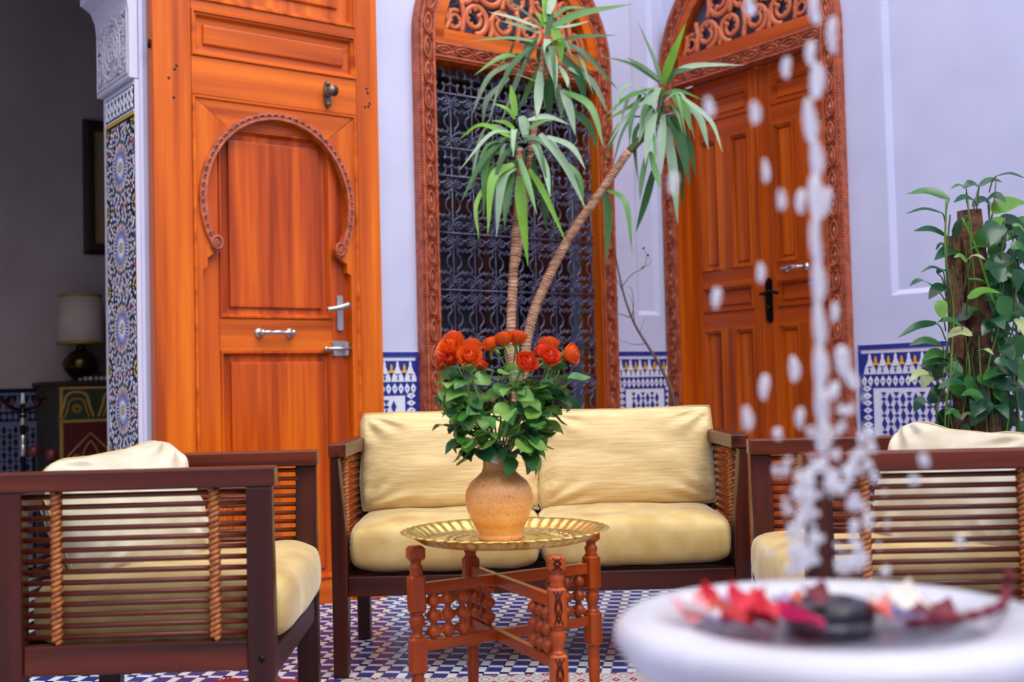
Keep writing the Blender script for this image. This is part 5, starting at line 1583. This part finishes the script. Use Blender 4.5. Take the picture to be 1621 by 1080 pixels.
q = MB(); q.lathe([(.1285, .203), (.1295, .203), (.1285, .219), (.1275, .219)], 40); q.lathe([(.1125, .460), (.1140, .460), (.1130, .477), (.1115, .477)], 40); q.build('shade_trim', 'gilt', lm)
bd = MB(); 
for k in range(7): bd.ball((-.10 + k * .028, .006 * math.sin(k * 1.7), .012), .012, 8, 5)
bead = bd.build('bead_string', 'p_cream', None, atW(-2.10, 2.20, .9905), (0, 0, RW)); tag(bead, 'short string of pale beads lying on the painted cabinet before the lamp', 'beads')
cs = thing('candle_stand', 'black iron candle stand with a cross bar before the dark tiled salon wall', 'candle stand', atW(-2.62, 1.8, ZB), RW)
q = MB(); q.lathe([(0, 0), (.11, 0), (.11, .012), (.02, .03), (.012, .10), (.012, .80), (.02, .82), (.012, .84), (.012, .88), (0, .88)], 14)
q.tube(spline([(-.085, 0, .90), (-.06, 0, .865), (0, 0, .85), (.06, 0, .865), (.085, 0, .90)], 5), .009, 6)
for x in (-.085, .085): q.lathe([(0, .895), (.03, .90), (.032, .908), (0, .908)], 12, c=(x, 0, 0))
for i_, v_ in enumerate(q.v): q.v[i_] = (v_[0], v_[1], max(0, v_[2] - ZB))
q.build('stand', 'blackiron', cs)
for x, z in ((0, .88),): 
    q = MB(); q.lathe([(0, 0), (.011, 0), (.007, .05), (0, .052)], 10); q.build('candle', 'candle', cs, (x, 0, z - ZB))
for z in (.805, .70, .655):  # pale steel bands added to stand for highlights on the black shaft
    q = MB(); q.lathe([(.0122, -.03), (.016, -.025), (.0165, .025), (.0122, .03)], 12); q.build('highlight_band', 'steel', cs, (0, 0, z - ZB))
for x, z, lab in ((-2.622, .655, 'left dark red glass ball on a tall stand in the dim salon'), (-2.575, .640, 'right dark red glass ball on a tall stand in the dim salon')):
    t = thing('red_ornament', lab, 'ornament', atW(x, 1.60 + (-.12 if z < .65 else 0), ZB), RW, 'red balls in the salon')
    q = MB(); z -= ZB; q.ball((0, 0, z), .030, 12, 8); q.build('ball', 'cab_red', t)
    q = MB(); q.lathe([(0, 0), (.05, 0), (.05, .01), (.008, .02), (.008, z - .028), (0, z - .028)], 10); q.build('foot', 'blackiron', t)

# ================================================================== FOUNTAIN
RIM = .674
FC = px(1320, 977, 1.15); FC.z = 0
ft = thing('fountain', 'round white marble fountain bowl on a pedestal, filled with petals, in the foreground', 'fountain', FC)
q = MB()
q.lathe([(.055, RIM - .175), (.080, RIM - .155), (.125, RIM - .115), (.172, RIM - .074), (.203, RIM - .042), (.2145, RIM - .024), (.2125, RIM - .012), (.204, RIM - .004), (.188, RIM), (.168, RIM - .001), (.152, RIM - .005), (.144, RIM - .012), (.140, RIM - .024), (.12, RIM - .034), (.06, RIM - .040), (0, RIM - .041)], 96)
q.build('bowl', 'marble', ft)
q = MB(); q.lathe([(0, 0), (.16, 0), (.16, .04), (.13, .06), (.08, .09), (.06, .16), (.055, .30), (.065, .42), (.085, .455), (.085, .475), (.055, RIM - .174), (0, RIM - .174)], 48); q.build('pedestal', 'marble', ft)
WZ = RIM - .020
q = MB(); q.lathe([(.1412, WZ), (.08, WZ + .0005), (0, WZ + .0005)], 64); q.build('water_surface', 'water', ft)
np_ = pz(1312, 975, WZ); 
q = MB(); q.lathe([(0, -.02), (.038, -.02), (.046, -.006), (.047, .006), (.042, .014), (.030, .018), (.016, .019), (.010, .010), (0, .009)], 32, c=(np_.x - FC.x, np_.y - FC.y, WZ)); q.build('nozzle', 'black_stone', ft)


def petal(x, y, mt_, s, lab, rot, grp):
    p = pz(x, y, WZ)
    wz = RIM + .001 if math.hypot(p.x - FC.x, p.y - FC.y) > .132 else WZ
    if wz > WZ: p = pz(x, y, wz)
    q = MB(); n = 7
    vs = []
    for j in range(n + 1):
        v = j / n
        for i in range(n + 1):
            u = -1 + 2 * i / n
            wv = math.sin(min(1, .12 + v * 1.05) * PI * .62) ** .8
            vs.append((u * .5 * wv, v - .5, .30 * u * u * wv + .22 * (v - .5) ** 2 + .05 * math.sin(5 * v + 2 * u)))
    q.add(vs, [(j * (n + 1) + i, j * (n + 1) + i + 1, (j + 1) * (n + 1) + i + 1, (j + 1) * (n + 1) + i) for j in range(n) for i in range(n)], 0, True)
    o = q.build('flower_petal', mt_, None, (p.x, p.y, wz + .003 + s * .12 * abs(math.sin(rot[0]))), rot)
    s *= 1.32; o.scale = (s, s, s); o.rotation_euler = (rot[0] * .55, rot[1], rot[2])
    tag(o, lab, 'petal', grp)
G = 'petals floating in the fountain'
PET_L = [(1086, 966, 'p_pink', .030, 'pale pink petal at the far left of the fountain pool', (.8, .2, .3)), (1108, 972, 'p_white', .028, 'white petal beside the pale pink one at left of the pool', (.5, 0, 1.4)),
(1118, 951, 'p_red', .024, 'crimson petal standing behind the white one at left', (.9, -.4, .6)), (1136, 960, 'p_coral', .024, 'coral petal lying right of the crimson one at left', (.3, .2, 2.0)),
(1152, 972, 'p_red', .028, 'deep red petal in the middle of the red heap', (.6, .3, .1)), (1166, 982, 'p_red', .026, 'deep red petal at the front of the red heap', (.5, -.3, 1.2)),
(1180, 950, 'p_red', .028, 'bright red petal at the back of the red heap', (.7, .1, -.4)), (1198, 955, 'p_coral', .026, 'orange-red petal at the upper right of the red heap', (.6, -.2, .8)),
(1192, 968, 'p_pink', .020, 'small pink petal inside the red heap', (.7, 0, .2)), (1214, 970, 'p_red', .028, 'dark red petal at the right end of the red heap', (.8, .4, -.3)), (1212, 986, 'darkred', .022, 'wine-red petal at the front right of the red heap', (.4, .2, .7)),
(1268, 986, 'p_hot', .034, 'magenta petal lying in front of the black nozzle', (.5, .1, 1.5)), (1284, 980, 'p_pink', .022, 'pink petal on the magenta one before the nozzle', (.5, 0, 1.3)),
(1142, 978, 'p_pink', .026, 'rose-pink petal low at the front left of the red heap', (.5, .2, .3)), (1176, 972, 'p_red', .026, 'scarlet petal wedged between the two front petals of the red heap', (.6, .1, 2.2)), (1204, 980, 'p_red', .024, 'scarlet petal curling at the front right of the red heap', (.7, -.2, 1.9)), (1128, 984, 'p_lav', .022, 'mauve petal at the front edge below the crimson one', (.4, 0, .9)), (1152, 946, 'p_lav', .018, 'faint lilac petal behind the red heap', (.5, 0, .4)), (1258, 940, 'p_coral', .014, 'tiny coral petal at the back, left of the nozzle', (.4, 0, .3)), (1290, 938, 'darkred', .022, 'dark purple petal behind the nozzle', (.9, 0, .2)), (1248, 952, 'p_lav', .022, 'lilac petal left of the black nozzle', (.4, 0, .9)),
(1396, 972, 'p_coral', .020, 'coral petal just right of the nozzle', (.6, .2, .6)), (1410, 960, 'p_pink', .026, 'salmon petal in the cream heap', (.7, -.3, .5)), (1418, 945, 'p_cream', .034, 'large cream petal at the back of the pale heap', (.6, .2, .2)), (1440, 958, 'p_cream', .030, 'cream petal at the right of the pale heap', (.5, -.2, 1.0)),
(1394, 958, 'p_cream', .024, 'cream petal at the left of the pale heap', (.5, .3, -.5)), (1438, 980, 'p_lav', .026, 'lilac petal in front of the pale heap', (.4, 0, 1.4)), (1458, 976, 'darkred', .022, 'purple petal at the right end of the pale heap', (.5, 0, .7)), (1486, 972, 'darkred', .026, 'dark wine petal at the start of the red garland', (.8, .2, .2))]
for a in PET_L: petal(a[0], a[1] + (14 if a[1] < 968 else 8), *a[2:5], a[5], G)
q = MB(); 
S = spline([pz(1440, 988, WZ + .006), pz(1500, 982, RIM + .004), pz(1550, 972, RIM + .006), pz(1588, 956, RIM + .006), pz(1594, 925, RIM + .020), pz(1598, 908, RIM + .032)], 6)
q.tube(S, [.0045 + .0015 * math.sin(i * 1.9) for i in range(len(S))], 7)
gl = q.build('wilted_garland', 'darkred', None); tag(gl, 'thin dark red wilted stalk curving along the right rim of the fountain', 'stalk')

wj = thing('water_jet', 'clear water jet leaping and splashing above the fountain nozzle', 'water', (np_.x, np_.y, WZ))
WO = Vector((np_.x, np_.y, WZ))
rr = random.Random(41)
def drop(mb, x, y, w, h, Z):
    c = px(x, y, Z) - WO; k = Z / FPX / 2
    n, m2 = 10, 8; vs = []
    ph = rr.uniform(0, 6)
    for i in range(m2 + 1):
        th = PI * i / m2
        for j in range(n):
            a = 2 * PI * j / n
            r = w * k * math.sin(th) ** .9 * (1 + .16 * math.sin(2 * a + ph + 2 * th))
            vs.append((c.x + r * math.cos(a) + .2 * w * k * math.sin(th * 2 + ph), c.y + r * math.sin(a), c.z + h * k * math.cos(th)))
    mb.add(vs, [(i * n + j, (i + 1) * n + j, (i + 1) * n + (j + 1) % n, i * n + (j + 1) % n) for i in range(m2) for j in range(n)], 0, True)
st = MB()
for x, y, w, h in ((1290, 15, 18, 50), (1318, 55, 16, 62), (1284, 84, 17, 40), (1293, 128, 22, 62), (1282, 190, 22, 74), (1292, 250, 20, 66), (1293, 312, 28, 76), (1292, 380, 20, 76), (1295, 445, 20, 76), (1297, 512, 20, 76), (1298, 580, 21, 76), (1300, 640, 22, 70), (1303, 690, 24, 60)):
    drop(st, x, y, w, h, 1.12)
st.build('main_stream', 'spray', wj, kind='stuff')
for x, y, w, h in ((1245, 107, 15, 34), (1195, 178, 15, 38), (1122, 170, 15, 34), (1066, 290, 15, 36), (1134, 472, 15, 34), (1204, 432, 12, 34), (1237, 316, 12, 34), (1268, 319, 16, 40), (1310, 316, 14, 40), (1257, 584, 16, 42), (1210, 613, 16, 42), (1183, 662, 16, 38), (1267, 662, 14, 34), (1321, 494, 12, 34), (1321, 619, 17, 30), (1337, 580, 26, 36), (1348, 600, 18, 26), (1330, 560, 16, 26), (1463, 729, 17, 22), (1520, 857, 14, 18), (1187, 10, 16, 30), (1212, 270, 11, 40), (1402, 905, 14, 16)):
    q = MB(); drop(q, x, y, w, h, rr.uniform(1.05, 1.25)); q.build('water_drop', 'spray', wj)
st = MB()
for k in range(34): drop(st, rr.gauss(1270, 13), rr.uniform(745, 910), rr.uniform(8, 18), rr.uniform(14, 34), rr.uniform(1.08, 1.18))
for k in range(30): drop(st, rr.gauss(1348, 10), rr.uniform(720, 905), rr.uniform(7, 15), rr.uniform(12, 30), rr.uniform(1.08, 1.18))
for k in range(30): drop(st, rr.gauss(1318, 46), rr.uniform(684, 775), rr.uniform(8, 20), rr.uniform(10, 22), rr.uniform(1.05, 1.2))
for k in range(22): drop(st, rr.gauss(1310, 55), rr.uniform(780, 900), rr.uniform(5, 11), rr.uniform(8, 16), rr.uniform(1.05, 1.2))
for k in range(14): drop(st, rr.gauss(1345, 14), rr.uniform(560, 690), rr.uniform(7, 16), rr.uniform(10, 24), rr.uniform(1.05, 1.2))
st.build('splash', 'spray', wj, kind='stuff')
